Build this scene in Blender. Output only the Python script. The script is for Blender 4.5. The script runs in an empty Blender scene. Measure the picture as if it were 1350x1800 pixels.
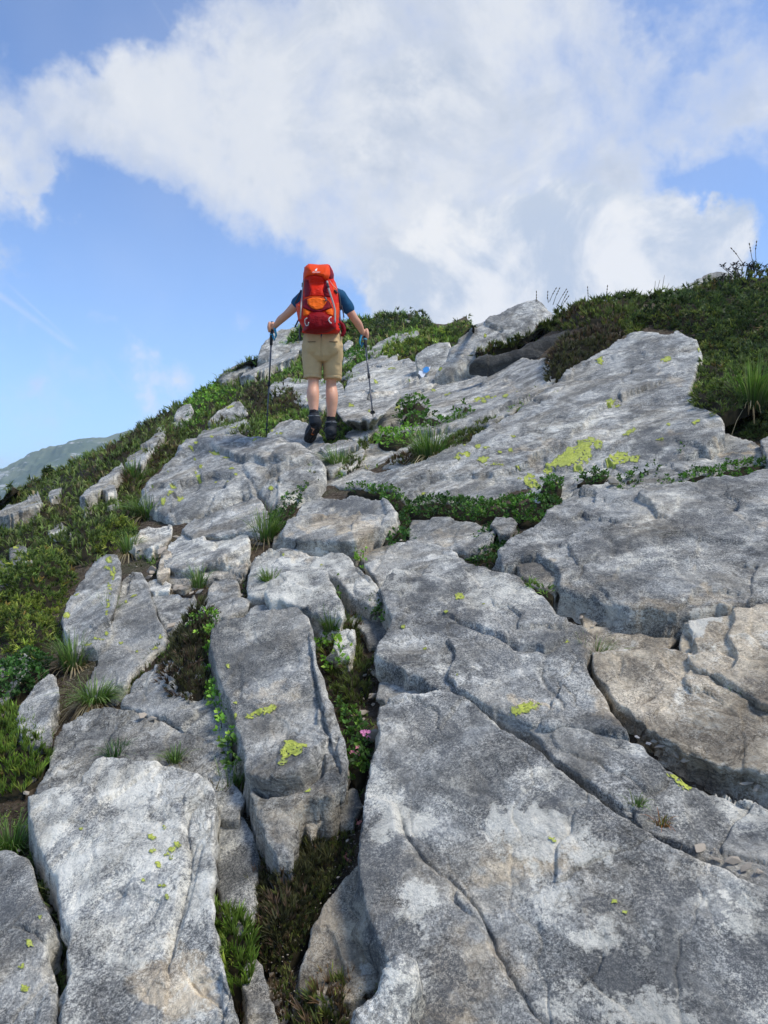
import bpy, math, random
import numpy as np
from mathutils import Vector, Matrix
R = math.radians
SC = bpy.context.scene
COL = SC.collection
rng = np.random.default_rng(7)
random.seed(7)
CAMZ = 1.42
F = 1313.0            # focal length in photograph pixels (1350 x 1800)

# ---------------------------------------------------------------- camera
cd = bpy.data.cameras.new('camera'); cam = bpy.data.objects.new('camera', cd); COL.objects.link(cam)
cam.location = (0, 0, CAMZ); cam.rotation_euler = (R(90), 0, 0)
cd.sensor_fit = 'VERTICAL'; cd.sensor_height = 24; cd.lens = 12 * F / 900
cd.clip_start = 0.05; cd.clip_end = 20000
SC.camera = cam

# ---------------------------------------------------------------- node helper
class NT:
    def __init__(s, tree): s.t = tree; s.n = tree.nodes; s.l = tree.links
    def new(s, typ, **kw):
        n = s.n.new(typ)
        for k, v in kw.items(): setattr(n, k, v)
        return n
    def link(s, a, b): s.l.new(a, b)
    def setin(s, sock, v):
        if isinstance(v, bpy.types.NodeSocket): s.l.new(v, sock)
        else: sock.default_value = v
    def math(s, op, a, b=0.0, c=0.0, clamp=False):
        n = s.n.new('ShaderNodeMath'); n.operation = op; n.use_clamp = clamp
        s.setin(n.inputs[0], a); s.setin(n.inputs[1], b)
        if op in ('MULTIPLY_ADD', 'SMOOTH_MIN', 'SMOOTH_MAX'): s.setin(n.inputs[2], c)
        return n.outputs[0]
    def vmath(s, op, a, b=(0, 0, 0), out=0):
        n = s.n.new('ShaderNodeVectorMath'); n.operation = op
        s.setin(n.inputs[0], a)
        if op == 'SCALE': s.setin(n.inputs['Scale'], b)
        elif op not in ('NORMALIZE', 'LENGTH'): s.setin(n.inputs[1], b)
        return n.outputs[1] if op in ('DOT_PRODUCT', 'LENGTH') else n.outputs[0]
    def noise(s, vec, scale, detail=5, rough=.6, dist=0.0):
        n = s.n.new('ShaderNodeTexNoise'); s.l.new(vec, n.inputs['Vector'])
        n.inputs['Scale'].default_value = scale; n.inputs['Detail'].default_value = detail
        n.inputs['Roughness'].default_value = rough; n.inputs['Distortion'].default_value = dist
        return n.outputs[0]
    def mr(s, v, a, b, c=0.0, d=1.0, smooth=True):
        n = s.n.new('ShaderNodeMapRange'); n.interpolation_type = 'SMOOTHSTEP' if smooth else 'LINEAR'
        s.setin(n.inputs[0], v); s.setin(n.inputs[1], a); s.setin(n.inputs[2], b); s.setin(n.inputs[3], c); s.setin(n.inputs[4], d)
        return n.outputs[0]
    def mix(s, f, a, b, mode='MIX'):
        n = s.n.new('ShaderNodeMix'); n.data_type = 'RGBA'; n.blend_type = mode
        s.setin(n.inputs[0], f); s.setin(n.inputs[6], a); s.setin(n.inputs[7], b)
        return n.outputs[2]
    def ramp(s, f, stops):
        n = s.n.new('ShaderNodeValToRGB'); s.setin(n.inputs[0], f)
        e = n.color_ramp.elements
        while len(e) < len(stops): e.new(0.5)
        for i, (p, c) in enumerate(stops): e[i].position = p; e[i].color = (*c, 1)
        return n.outputs[0]

# ---------------------------------------------------------------- world: sky and clouds
SUN_EL, SUN_AZ = R(56), R(108)      # azimuth from +Y towards +X
w = bpy.data.worlds.new('World'); SC.world = w; w.use_nodes = True
t = NT(w.node_tree); t.n.clear()
out = t.new('ShaderNodeOutputWorld'); bg = t.new('ShaderNodeBackground'); t.link(bg.outputs[0], out.inputs[0])
bg.inputs[1].default_value = 0.1
sky = t.new('ShaderNodeTexSky', sky_type='NISHITA'); sky.sun_disc = False
sky.sun_elevation = SUN_EL; sky.sun_rotation = SUN_AZ; sky.altitude = 1800; sky.air_density = 1.0; sky.dust_density = 0.6; sky.ozone_density = 2.0
tc = t.new('ShaderNodeTexCoord'); D = tc.outputs['Generated']
def pxdir(px, py):
    v = np.array([(px - 675) / F, 1.0, (900 - py) / F]); return v / np.linalg.norm(v)
nA = t.noise(D, 3.2, 9, .60, .25); nB = t.noise(D, 12.0, 7, .62, .2); nC = t.noise(D, 1.7, 4, .5, .0)
# domain warp of the direction used for the cloud bodies
wn = t.new('ShaderNodeTexNoise'); t.link(D, wn.inputs['Vector']); wn.inputs['Scale'].default_value = 4.5; wn.inputs['Detail'].default_value = 6; wn.inputs['Roughness'].default_value = .62
off = t.vmath('SCALE', t.vmath('SUBTRACT', wn.outputs['Color'], (.5, .5, .5)), 0.20)
DW = t.vmath('NORMALIZE', t.vmath('ADD', D, off))
CL = [(620,110,200,1.),(790,200,240,1.),(950,190,210,1.),(1090,230,150,.9),(480,250,180,.9),(340,250,120,.9),(250,215,100,.8),
      (600,350,170,.9),(760,400,130,.7),(500,420,120,.6),(640,490,130,.6),(860,470,120,.9),(1000,470,130,1.),(1130,460,105,1.),(1230,490,75,.9),
      (880,30,170,.8),(700,20,150,.8),(1260,70,120,.7),(1330,220,120,.7),(1210,190,90,.6),(50,240,100,.8),(150,180,70,.6),(-10,310,60,.7),
      (1010,370,45,.7),(780,520,110,.7),(380,575,45,.45),(440,560,40,.4),(190,545,26,.35),(270,640,30,.25),(60,610,60,.2),(940,540,120,.8),(1100,540,100,.7)]
def blobs(L, k=1.15):
    acc = None
    for (px, py, r, s_) in L:
        d = t.vmath('DOT_PRODUCT', DW, tuple(pxdir(px, py)))
        m = t.mr(d, math.cos(r / F * k), 1.0, 0.0, s_ * 1.15, smooth=False)
        acc = m if acc is None else t.math('ADD', acc, m)
    return acc
LA = [(620,110,190,1.),(780,190,220,1.),(930,200,190,.9),(1080,240,130,.8),(480,240,170,1.),(340,250,120,1.),(250,225,90,.9),(600,350,150,.8),(740,380,120,.6),(500,410,100,.6),(640,480,110,.5),
      (860,40,140,.6),(690,20,120,.5),(1180,130,90,.35),(1330,200,100,.7),(1220,210,70,.5),(50,240,95,1.),(140,185,65,.8),(-5,300,75,.9),(60,345,40,.4),(1270,90,110,.6),(980,60,120,.6),(380,575,40,.45),(440,560,35,.4),(190,548,22,.4),(275,642,26,.3),(60,380,30,.3)]
LB = [(850,460,110,1.2),(960,440,100,1.2),(1040,455,100,1.2),(1130,450,95,1.2),(1225,480,85,1.2),(760,500,100,1.),(700,540,80,.9),(1010,375,40,.8),(1100,520,120,.8),(940,530,110,.9),(800,550,90,.8),(1160,400,35,.6)]
sep = t.new('ShaderNodeSeparateXYZ'); t.link(D, sep.inputs[0])
away = t.mr(sep.outputs['Y'], .72, .35)
gen = t.mr(t.noise(D, 2.1, 7, .6), .50, .70, 0.0, 1.3)
accA = t.math('ADD', t.math('MINIMUM', t.math('MULTIPLY', blobs(LA), .80), 1.05), t.math('MULTIPLY', gen, away))
accB = t.math('MINIMUM', t.math('MULTIPLY', blobs(LB), 1.0), 1.1)
nD = t.noise(D, 26.0, 6, .6, .3)
fine = t.math('ADD', t.math('MULTIPLY_ADD', nB, 1.4, -.70), t.math('MULTIPLY_ADD', nD, .8, -.40))
dA = t.math('ADD', t.math('ADD', accA, t.math('MULTIPLY_ADD', nA, 2.0, -1.16)), fine)
dB = t.math('ADD', t.math('ADD', accB, t.math('MULTIPLY_ADD', nA, 1.5, -.95)), fine)
aA = t.math('MULTIPLY', t.mr(dA, -.22, 1.15), t.mr(nA, .36, .56, .74, .96))
aB = t.math('MULTIPLY', t.mr(dB, -.05, .62), .94)
# contrails high up on the left
def trail(a, b, w_, k):
    da, db = pxdir(*a), pxdir(*b); n_ = np.cross(da, db); n_ /= np.linalg.norm(n_); mid = (da + db); mid /= np.linalg.norm(mid)
    l_ = t.mr(t.math('ABSOLUTE', t.vmath('DOT_PRODUCT', D, tuple(n_))), w_, 0.0)
    return t.math('MULTIPLY', t.math('MULTIPLY', l_, t.mr(t.vmath('DOT_PRODUCT', D, tuple(mid)), float(mid @ da) - .0006, float(mid @ da) + .001)), t.mr(nB, .35, .6, k * .3, k))
tr_ = t.math('ADD', t.math('ADD', trail((-20,505), (135,615), .006, .35), trail((20,505), (125,600), .003, .3)), t.math('ADD', trail((175,630), (225,690), .004, .2), trail((268,0), (330,100), .003, .12)))
thin = t.math('MULTIPLY', t.mr(nC, .42, .66), .16)
aA = t.math('MAXIMUM', aA, t.math('ADD', thin, tr_))
shade = t.mr(t.math('ADD', t.math('ADD', t.math('MULTIPLY', nB, .35), t.math('MULTIPLY', nD, .20)), t.math('MULTIPLY', t.noise(D, 5.0, 7, .6, .3), .45)), .41, .57)
edge = t.mr(dA, .45, 1.5)
cA = t.mix(edge, (4.7, 4.9, 5.2, 1), (2.9, 3.35, 4.15, 1))
big = t.mr(t.math('ADD', t.math('MULTIPLY', t.noise(D, 6.5, 8, .62, .5), .7), t.math('MULTIPLY', nB, .3)), .42, .57)
cA = t.mix(t.math('MULTIPLY', big, .75), cA, (5.0, 5.15, 5.35, 1))
cB = t.mix(big, (3.3, 3.8, 4.6, 1), (5.3, 5.4, 5.55, 1))
SKYTINT = t.mix(1.0, sky.outputs[0], (1.05, 1.22, 1.42, 1), 'MULTIPLY')
hz = t.mr(sep.outputs['Z'], .0, .42, .50, 0.0)
SKYB = t.mix(hz, SKYTINT, (2.7, 4.1, 6.1, 1))
fin = t.mix(aB, t.mix(aA, SKYB, cA), cB)
t.link(t.vmath('SCALE', fin, .80), bg.inputs[0]); bg.inputs[1].default_value = 0.125

# ---------------------------------------------------------------- sun
sd = bpy.data.lights.new('sun', 'SUN'); sun = bpy.data.objects.new('sun', sd); COL.objects.link(sun)
sd.energy = 2.1; sd.angle = R(16); sd.color = (1.0, .93, .82)
sv = Vector((math.sin(SUN_AZ) * math.cos(SUN_EL), math.cos(SUN_AZ) * math.cos(SUN_EL), math.sin(SUN_EL)))
sun.rotation_euler = sv.to_track_quat('Z', 'Y').to_euler()
SC.view_settings.view_transform = 'Standard'; SC.view_settings.look = 'None'
SC.view_settings.exposure = 0.78; SC.view_settings.gamma = 1.0; SC.view_settings.use_curve_mapping = False

# ---------------------------------------------------------------- noise in numpy
def _h(ix, iy, iz, seed):
    h = (ix.astype(np.int64) * 374761393 + iy.astype(np.int64) * 668265263 + iz.astype(np.int64) * 2147483647 + seed * 974634777) & 0xFFFFFFFF
    h = ((h ^ (h >> 13)) * 1274126177) & 0xFFFFFFFF
    h = ((h ^ (h >> 16)) * 2246822519) & 0xFFFFFFFF
    return ((h ^ (h >> 15)) & 0xFFFFFF) / float(0xFFFFFF)
def vnoise(p, seed=0):
    p = np.asarray(p, float); i = np.floor(p); f = p - i; i = i.astype(np.int64)
    u = f * f * f * (f * (f * 6 - 15) + 10)
    r = 0
    for dx in (0, 1):
        wx = u[..., 0] if dx else 1 - u[..., 0]
        for dy in (0, 1):
            wy = u[..., 1] if dy else 1 - u[..., 1]
            for dz in (0, 1):
                wz = u[..., 2] if dz else 1 - u[..., 2]
                r = r + wx * wy * wz * _h(i[..., 0] + dx, i[..., 1] + dy, i[..., 2] + dz, seed)
    return r * 2 - 1
def fbm(p, seed=0, octv=4, gain=.5, lac=2.03):
    p = np.asarray(p, float); a = 1; s = 0; n = 0
    for k in range(octv):
        s = s + a * vnoise(p, seed + k * 17); n += a; p = p * lac + 3.7; a *= gain
    return s / n
def sstep(a, b, x):
    t_ = np.clip((x - a) / (b - a), 0, 1); return t_ * t_ * (3 - 2 * t_)
def softplus(x, k): return np.logaddexp(0, x / k) * k

# ---------------------------------------------------------------- the lie of the land (camera at the origin, y forward, x right)
def S(x, y):
    x = np.asarray(x, float); y = np.asarray(y, float)
    z = .29 * y + .25 * x
    p3 = np.stack([x * .35, y * .35, x * 0], -1)
    z = z + .10 * fbm(p3, 5, 3) * sstep(2, 8, np.abs(y))
    # shoulder of the ridge on the left
    z = z - .42 * softplus(-(x + 4.9 + .25 * np.sin(y * .5)), .45) * sstep(3, 9, y)
    # knoll on the right and its far side
    tr = sstep(.4, 2.0, x - .06 * y)
    z = z + .62 * sstep(6.0, 9.6, y) * tr * (1 - .35 * sstep(2.6, 5.0, x))
    tf = sstep(-.6, .25, x - .135 * y)
    z = z - tf * (.62 * softplus(y - (10.4 - .1 * x), .35))
    # crest behind the hiker
    z = z + .32 * np.exp(-((x + 1.8) / 2.2) ** 2 - ((y - 19) / 4.) ** 2)
    z = z + .45 * np.exp(-((x - .4) / 1.6) ** 2 - ((y - 21) / 4.) ** 2)
    z = z - .55 * softplus(y - 25, 1.5)
    return z
_tx = np.arange(-30, 30.01, .05); _ly = np.linspace(math.log(.4), math.log(60), 520)
_S0 = S
_TX, _TY = np.meshgrid(_tx, np.exp(_ly)); _TAB = _S0(_TX, _TY)
def S(x, y):
    x = np.asarray(x, float); y = np.asarray(y, float)
    fx = np.clip((x + 30) / .05, 0, len(_tx) - 1.001); fy = np.clip((np.log(np.maximum(y, .4)) - _ly[0]) / (_ly[1] - _ly[0]), 0, len(_ly) - 1.001)
    ix = fx.astype(int); iy = fy.astype(int); fx = fx - ix; fy = fy - iy
    r = (_TAB[iy, ix] * (1 - fx) + _TAB[iy, ix + 1] * fx) * (1 - fy) + (_TAB[iy + 1, ix] * (1 - fx) + _TAB[iy + 1, ix + 1] * fx) * fy
    return r
def ray(px, py, zoff=0.0, fn=None, y0=.7, y1=45.0):
    """where the ray through a photograph pixel meets fn (+zoff)"""
    fn = fn or S
    px = np.atleast_1d(np.asarray(px, float)); py = np.atleast_1d(np.asarray(py, float))
    u = (px - 675) / F; v = (900 - py) / F
    zo = np.broadcast_to(zoff, px.shape)
    ys = np.geomspace(y0, y1, 90)
    lo = np.full(px.shape, np.nan); hi = np.full(px.shape, np.nan)
    best = np.full(px.shape, 1e9); besty = np.full(px.shape, 5.0)
    prev = None
    for k, yy in enumerate(ys):
        g = CAMZ + v * yy - fn(u * yy, np.full(px.shape, yy)) - zo
        m = g < best; best = np.where(m, g, best); besty = np.where(m, yy, besty)
        if prev is not None:
            c = np.isnan(lo) & (g < 0)
            lo = np.where(c, ys[k - 1], lo); hi = np.where(c, yy, hi)
        prev = g
    miss = np.isnan(lo)
    lo = np.where(miss, 1, lo); hi = np.where(miss, 2, hi)
    for _ in range(17):
        mid = (lo + hi) / 2
        g = CAMZ + v * mid - fn(u * mid, mid) - zo
        hi = np.where(g < 0, mid, hi); lo = np.where(g < 0, lo, mid)
    y = (lo + hi) / 2
    y = np.where(miss, besty, y)
    return np.stack([u * y, y, CAMZ + v * y], -1)
def at(px, py, y): return np.array([(px - 675) / F * y, y + 0 * (px + py), CAMZ + (900 - py) / F * y])
def gz(x, y): return float(S(np.array([x]), np.array([y]))[0])

# ---------------------------------------------------------------- meshes
def mk(name, V, faces, mats=None, parent=None, smooth=True, attrs=None, origin=None, matidx=None):
    """faces: list of (n,k) int arrays"""
    V = np.asarray(V, float)
    if origin is None: origin = V.mean(0) if parent is None else np.zeros(3)
    origin = np.asarray(origin, float)
    me = bpy.data.meshes.new(name)
    faces = [np.asarray(f, np.int32) for f in faces if len(f)]
    nl = sum(f.size for f in faces); nf = sum(len(f) for f in faces)
    me.vertices.add(len(V)); me.vertices.foreach_set('co', (V - origin).astype(np.float32).ravel())
    me.loops.add(nl); me.loops.foreach_set('vertex_index', np.concatenate([f.ravel() for f in faces]))
    me.polygons.add(nf)
    tot = np.concatenate([np.full(len(f), f.shape[1], np.int32) for f in faces])
    st = np.concatenate([[0], np.cumsum(tot)[:-1]]).astype(np.int32)
    me.polygons.foreach_set('loop_start', st)
    if smooth: me.polygons.foreach_set('use_smooth', np.ones(nf, bool))
    if matidx is not None: me.polygons.foreach_set('material_index', matidx)
    me.update(calc_edges=True); me.validate()
    for k, a in (attrs or {}).items():
        a = np.asarray(a, np.float32)
        if a.ndim == 1:
            at_ = me.attributes.new(k, 'FLOAT', 'POINT'); at_.data.foreach_set('value', a)
        else:
            at_ = me.attributes.new(k, 'FLOAT_COLOR', 'POINT'); at_.data.foreach_set('color', a.ravel())
    for m in (mats if isinstance(mats, (list, tuple)) else [mats]):
        if m: me.materials.append(m)
    o = bpy.data.objects.new(name, me); COL.objects.link(o)
    if parent is not None:
        o.parent = parent
        o.location = Vector(origin) - parent.location if origin.any() else -parent.location
    else: o.location = origin
    return o
def tag(o, label=None, cat=None, group=None, kind=None):
    if label: o['label'] = label
    if cat: o['category'] = cat
    if group: o['group'] = group
    if kind: o['kind'] = kind
    return o
def empty(name, loc):
    o = bpy.data.objects.new(name, None); COL.objects.link(o); o.location = loc; o.empty_display_size = .1; return o

def rough_poly(poly, rough=.05, minlen=4.0, seed=0):
    """closed pixel outline broken by midpoint displacement"""
    rg = np.random.default_rng(seed + 11)
    P = [np.array(p, float) for p in poly]
    for _ in range(6):
        Q = []; ch = False
        for i in range(len(P)):
            a, b = P[i], P[(i + 1) % len(P)]; Q.append(a); L = np.linalg.norm(b - a)
            if L > minlen:
                n = np.array([-(b - a)[1], (b - a)[0]]) / L
                Q.append((a + b) / 2 + n * rg.normal() * rough * L + (b - a) * rg.uniform(-.1, .1)); ch = True
        P = Q
        if not ch: break
    return np.array(P)
def sdf(pts, poly):
    """(signed distance, nearest point); positive inside"""
    A = poly; B = np.roll(poly, -1, 0); n = len(pts)
    D2 = np.full(n, 1e18); Q = np.zeros((n, 2)); ins = np.zeros(n, bool)
    CH = 20000
    for s in range(0, n, CH):
        p = pts[s:s + CH]
        for a0 in range(0, len(A), 64):
            a = A[a0:a0 + 64][None]; b = B[a0:a0 + 64][None]; ab = b - a
            tt = np.clip(((p[:, None] - a) * ab).sum(-1) / np.maximum((ab ** 2).sum(-1), 1e-9), 0, 1)
            q = a + tt[..., None] * ab; d = ((p[:, None] - q) ** 2).sum(-1); k = d.argmin(1); r = np.arange(len(p))
            dd = d[r, k]; m = dd < D2[s:s + CH]
            D2[s:s + CH] = np.where(m, dd, D2[s:s + CH]); Q[s:s + CH] = np.where(m[:, None], q[r, k], Q[s:s + CH])
            cy = ((a[..., 1] > p[:, None, 1]) != (b[..., 1] > p[:, None, 1]))
            with np.errstate(divide='ignore', invalid='ignore'):
                xi = (b[..., 0] - a[..., 0]) * (p[:, None, 1] - a[..., 1]) / (b[..., 1] - a[..., 1]) + a[..., 0]
            ins[s:s + CH] ^= ((cy & (p[:, None, 0] < xi)).sum(1) % 2).astype(bool)
    d = np.sqrt(D2)
    return np.where(ins, d, -d), Q
def linedist(pts, line):
    """distance to an open polyline, side (+ on its left going down the list), arc position 0..1"""
    L = np.array(line, float); best = np.full(len(pts), 1e9); side = np.zeros(len(pts)); arc = np.zeros(len(pts))
    seg = np.linalg.norm(np.diff(L, axis=0), axis=1); cum = np.concatenate([[0], np.cumsum(seg)])
    for i in range(len(L) - 1):
        a, b = L[i], L[i + 1]; ab = b - a
        tt = np.clip(((pts - a) @ ab) / (ab @ ab), 0, 1); q = a + tt[:, None] * ab; d = np.linalg.norm(pts - q, axis=1)
        sgn = np.sign(ab[0] * (pts[:, 1] - a[1]) - ab[1] * (pts[:, 0] - a[0]))
        m = d < best; best = np.where(m, d, best); side = np.where(m, sgn, side); arc = np.where(m, (cum[i] + tt * seg[i]) / cum[-1], arc)
    return best, side, arc
def grid_patch(poly, step):
    """pixel grid clipped to a polygon: vertices (px), quads, sdf, boundary loops (edges)"""
    x0, y0 = poly.min(0) - step; x1, y1 = poly.max(0) + step
    nx = int((x1 - x0) / step) + 2; ny = int((y1 - y0) / step) + 2
    gx, gy = np.meshgrid(x0 + np.arange(nx) * step, y0 + np.arange(ny) * step)
    pts = np.stack([gx.ravel(), gy.ravel()], 1); d, q = sdf(pts, poly)
    ins = (d > 0).reshape(ny, nx)
    keep = ins[:-1, :-1] | ins[1:, :-1] | ins[:-1, 1:] | ins[1:, 1:]
    idx = np.arange(nx * ny).reshape(ny, nx)
    quads = np.stack([idx[:-1, :-1], idx[1:, :-1], idx[1:, 1:], idx[:-1, 1:]], -1)[keep]
    used = np.zeros(nx * ny, bool); used[quads.ravel()] = True
    remap = np.cumsum(used) - 1; quads = remap[quads]
    p = np.where((d < 0)[:, None], q, pts)[used]; dd = np.maximum(d, 0)[used]; qq = q[used]
    E = np.concatenate([quads[:, [0, 1]], quads[:, [1, 2]], quads[:, [2, 3]], quads[:, [3, 0]]])
    key = E[:, 0].astype(np.int64) * len(p) + E[:, 1]; rkey = E[:, 1].astype(np.int64) * len(p) + E[:, 0]
    bnd = E[~np.isin(key, rkey)]
    return p, quads, dd, qq, bnd
def skirt(V, quads, bnd, rings):
    """rings: list of offset arrays/functions of base verts; adds side walls below the border"""
    bv = np.unique(bnd); m = -np.ones(len(V), int); m[bv] = np.arange(len(bv))
    faces = [quads]; Vs = [V]; base = V[bv]; prev = bv; n = len(V)
    for off in rings:
        Vs.append(base + off(base)); cur = n + np.arange(len(bv)); n += len(bv)
        a, b = bnd[:, 0], bnd[:, 1]
        faces.append(np.stack([b, a, 0 * a, 0 * a], 1))
        faces[-1][:, 0] = prev[m[b]]; faces[-1][:, 1] = prev[m[a]]; faces[-1][:, 2] = cur[m[a]]; faces[-1][:, 3] = cur[m[b]]
        prev = cur
    return np.concatenate(Vs), np.concatenate(faces), bv

def tube(pts, rad, seg=8, caps=True):
    pts = np.array(pts, float); rad = np.broadcast_to(np.array(rad, float), (len(pts),)) if np.ndim(rad) < 2 else np.array(rad, float)
    V = []; n = len(pts); a = np.linspace(0, 2 * np.pi, seg, endpoint=False)
    ref = np.array([0, 1., 0]) if abs((pts[-1] - pts[0])[1]) < .9 * np.linalg.norm(pts[-1] - pts[0]) else np.array([1., 0, 0])
    for i in range(n):
        d = pts[min(i + 1, n - 1)] - pts[max(i - 1, 0)]; d = d / (np.linalg.norm(d) + 1e-12)
        s = np.cross(d, ref); s /= np.linalg.norm(s); u = np.cross(s, d)
        r = rad[i] if np.ndim(rad[i]) else (rad[i], rad[i])
        V.append(pts[i] + np.cos(a)[:, None] * s * r[0] + np.sin(a)[:, None] * u * r[1])
    V = np.concatenate(V); q = []
    for i in range(n - 1):
        for j in range(seg): q.append([i * seg + j, i * seg + (j + 1) % seg, (i + 1) * seg + (j + 1) % seg, (i + 1) * seg + j])
    F_ = [np.array(q)]
    if caps:
        V = np.concatenate([V, pts[:1], pts[-1:]]); c0 = len(V) - 2
        F_.append(np.array([[c0, (j + 1) % seg, j] for j in range(seg)] + [[c0 + 1, (n - 1) * seg + j, (n - 1) * seg + (j + 1) % seg] for j in range(seg)]))
    return V, F_
def merge(parts):
    Vs = []; Fs = []; off = 0
    for V, Fl in parts:
        Vs.append(V); Fs += [f + off for f in Fl]; off += len(V)
    return np.concatenate(Vs), Fs
# ---------------------------------------------------------------- materials
def newmat(name):
    m = bpy.data.materials.new(name); m.use_nodes = True; t = NT(m.node_tree); t.n.clear()
    o = t.new('ShaderNodeOutputMaterial'); b = t.new('ShaderNodeBsdfPrincipled'); t.link(b.outputs[0], o.inputs[0])
    return m, t, b
def objvec(t):
    tc = t.new('ShaderNodeTexCoord'); oi = t.new('ShaderNodeObjectInfo')
    return t.vmath('ADD', tc.outputs['Object'], t.vmath('SCALE', (37., 53., 71.), oi.outputs['Random'])), oi
def attr(t, name):
    a = t.new('ShaderNodeAttribute'); a.attribute_name = name; return a
def bump(t, b, h, strength, dist):
    n = t.new('ShaderNodeBump'); n.inputs['Strength'].default_value = strength; n.inputs['Distance'].default_value = dist
    t.link(h, n.inputs['Height']); t.link(n.outputs[0], b.inputs['Normal']); return n
def plain(name, col, rough=.6, var=.0, scale=60, bmp=0, metal=0, spec=.5):
    m, t, b = newmat(name); v, oi = objvec(t)
    if var:
        n = t.noise(v, scale, 5, .65)
        c = t.mix(n, tuple(x * (1 - var) for x in col) + (1,), tuple(min(1, x * (1 + var)) for x in col) + (1,))
        t.link(c, b.inputs['Base Color'])
        if bmp: bump(t, b, n, bmp, .004)
    else: b.inputs['Base Color'].default_value = (*col, 1)
    b.inputs['Roughness'].default_value = rough; b.inputs['Metallic'].default_value = metal; b.inputs['Specular IOR Level'].default_value = spec
    return m

def rock_material():
    m, t, b = newmat('gneiss'); v, oi = objvec(t)
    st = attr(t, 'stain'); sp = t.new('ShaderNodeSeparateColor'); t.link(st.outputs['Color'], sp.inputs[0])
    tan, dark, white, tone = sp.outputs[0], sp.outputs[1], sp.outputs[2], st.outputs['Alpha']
    mp = t.new('ShaderNodeMapping'); t.link(v, mp.inputs[0]); mp.inputs['Rotation'].default_value = (.5, .35, .6); mp.inputs['Scale'].default_value = (1, .42, 2.1)
    vs = mp.outputs[0]
    n1 = t.noise(v, 2.3, 7, .62, .5); n2 = t.noise(v, 8, 9, .70, .6); n3 = t.noise(vs, 34, 8, .74, .5); n4 = t.noise(v, 150, 5, .85)
    n5 = t.noise(v, 520, 3, .7); nf = t.noise(vs, 6, 10, .68, 1.2); n6 = t.noise(t.vmath('ADD', v, (9., 4., 2.)), 4.6, 10, .74, .8); n7 = t.noise(t.vmath('ADD', v, (3., 8., 1.)), 1.1, 6, .6, .4)
    g = t.math('ADD', t.math('ADD', t.math('MULTIPLY', n2, .30), t.math('MULTIPLY', n3, .26)), t.math('ADD', t.math('MULTIPLY', n4, .24), t.math('MULTIPLY', nf, .20)))
    c = t.ramp(g, [(.42, (.085, .090, .098)), (.472, (.205, .214, .226)), (.52, (.355, .364, .372)), (.575, (.58, .58, .57))])
    c = t.mix(t.math('MULTIPLY', t.mr(n1, .48, .64), .42), c, (.37, .325, .255, 1))
    c = t.mix(t.math('MULTIPLY', t.mr(t.math('ADD', n7, t.math('MULTIPLY_ADD', n3, .3, -.15)), .54, .44), .42), c, (.150, .163, .180, 1))
    tf = t.mr(t.math('ADD', tan, t.math('MULTIPLY_ADD', n2, 1.1, -.55)), .22, .66)
    tc_ = t.ramp(t.math('ADD', t.math('MULTIPLY', n3, .5), t.math('MULTIPLY', nf, .5)), [(.38, (.13, .102, .072)), (.48, (.38, .315, .235)), (.60, (.60, .51, .385))])
    c = t.mix(t.math('MULTIPLY', tf, .75), c, tc_)
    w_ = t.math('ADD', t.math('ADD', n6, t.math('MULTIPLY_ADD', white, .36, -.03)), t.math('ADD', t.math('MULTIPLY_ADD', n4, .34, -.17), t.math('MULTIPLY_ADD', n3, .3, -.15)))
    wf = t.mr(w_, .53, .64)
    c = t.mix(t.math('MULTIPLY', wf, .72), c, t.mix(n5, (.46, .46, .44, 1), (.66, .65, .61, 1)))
    d_ = t.math('ADD', t.math('ADD', t.math('SUBTRACT', 1.0, n6), t.math('MULTIPLY', dark, .36)), t.math('MULTIPLY_ADD', n2, .34, -.17))
    df = t.mr(d_, .54, .66)
    spk = t.mr(t.math('ADD', t.math('MULTIPLY', n4, .6), t.math('MULTIPLY', n5, .4)), .42, .56, .95, .15)
    c = t.mix(t.math('MULTIPLY', df, t.math('MULTIPLY', spk, .80)), c, (.050, .054, .062, 1))
    pep = t.math('ADD', t.math('MULTIPLY', n4, .55), t.math('MULTIPLY', n5, .45))
    pa = t.mr(t.noise(t.vmath('ADD', v, (2., 2., 9.)), 5.5, 7, .7, .6), .42, .58, .12, .85)
    c = t.mix(t.math('MULTIPLY', t.math('MULTIPLY', t.mr(pep, .495, .43), pa), .72), c, (.05, .052, .055, 1))
    c = t.mix(t.math('MULTIPLY', t.math('MULTIPLY', t.mr(pep, .515, .575), pa), .55), c, (.66, .65, .62, 1))
    mott = t.noise(t.vmath('ADD', v, (5., 1., 7.)), 3.1, 8, .70, .7)
    c = t.mix(1.0, c, t.vmath('SCALE', (1., 1., 1.), t.mr(t.math('ADD', mott, t.math('MULTIPLY_ADD', n4, .16, -.08)), .40, .60, .62, 1.34)), 'MULTIPLY')
    dk2 = t.mr(t.math('ADD', dark, t.math('MULTIPLY_ADD', n6, .9, -.45)), .30, .60)
    c = t.mix(t.math('MULTIPLY', dk2, t.mr(pep, .46, .54, .72, .30)), c, t.mix(pep, (.05, .055, .065, 1), (.16, .17, .185, 1)))
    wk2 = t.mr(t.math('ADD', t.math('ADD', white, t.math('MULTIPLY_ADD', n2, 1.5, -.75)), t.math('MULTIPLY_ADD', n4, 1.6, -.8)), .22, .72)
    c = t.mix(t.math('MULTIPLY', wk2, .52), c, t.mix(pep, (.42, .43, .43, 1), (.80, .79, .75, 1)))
    # thin dark cleavage lines
    rl = t.math('ABSOLUTE', t.math('SUBTRACT', nf, .5)); ln = t.math('MULTIPLY', t.mr(rl, .012, .0), t.mr(n7, .46, .62))
    c = t.mix(t.math('MULTIPLY', ln, .45), c, (.06, .056, .05, 1))
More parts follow.
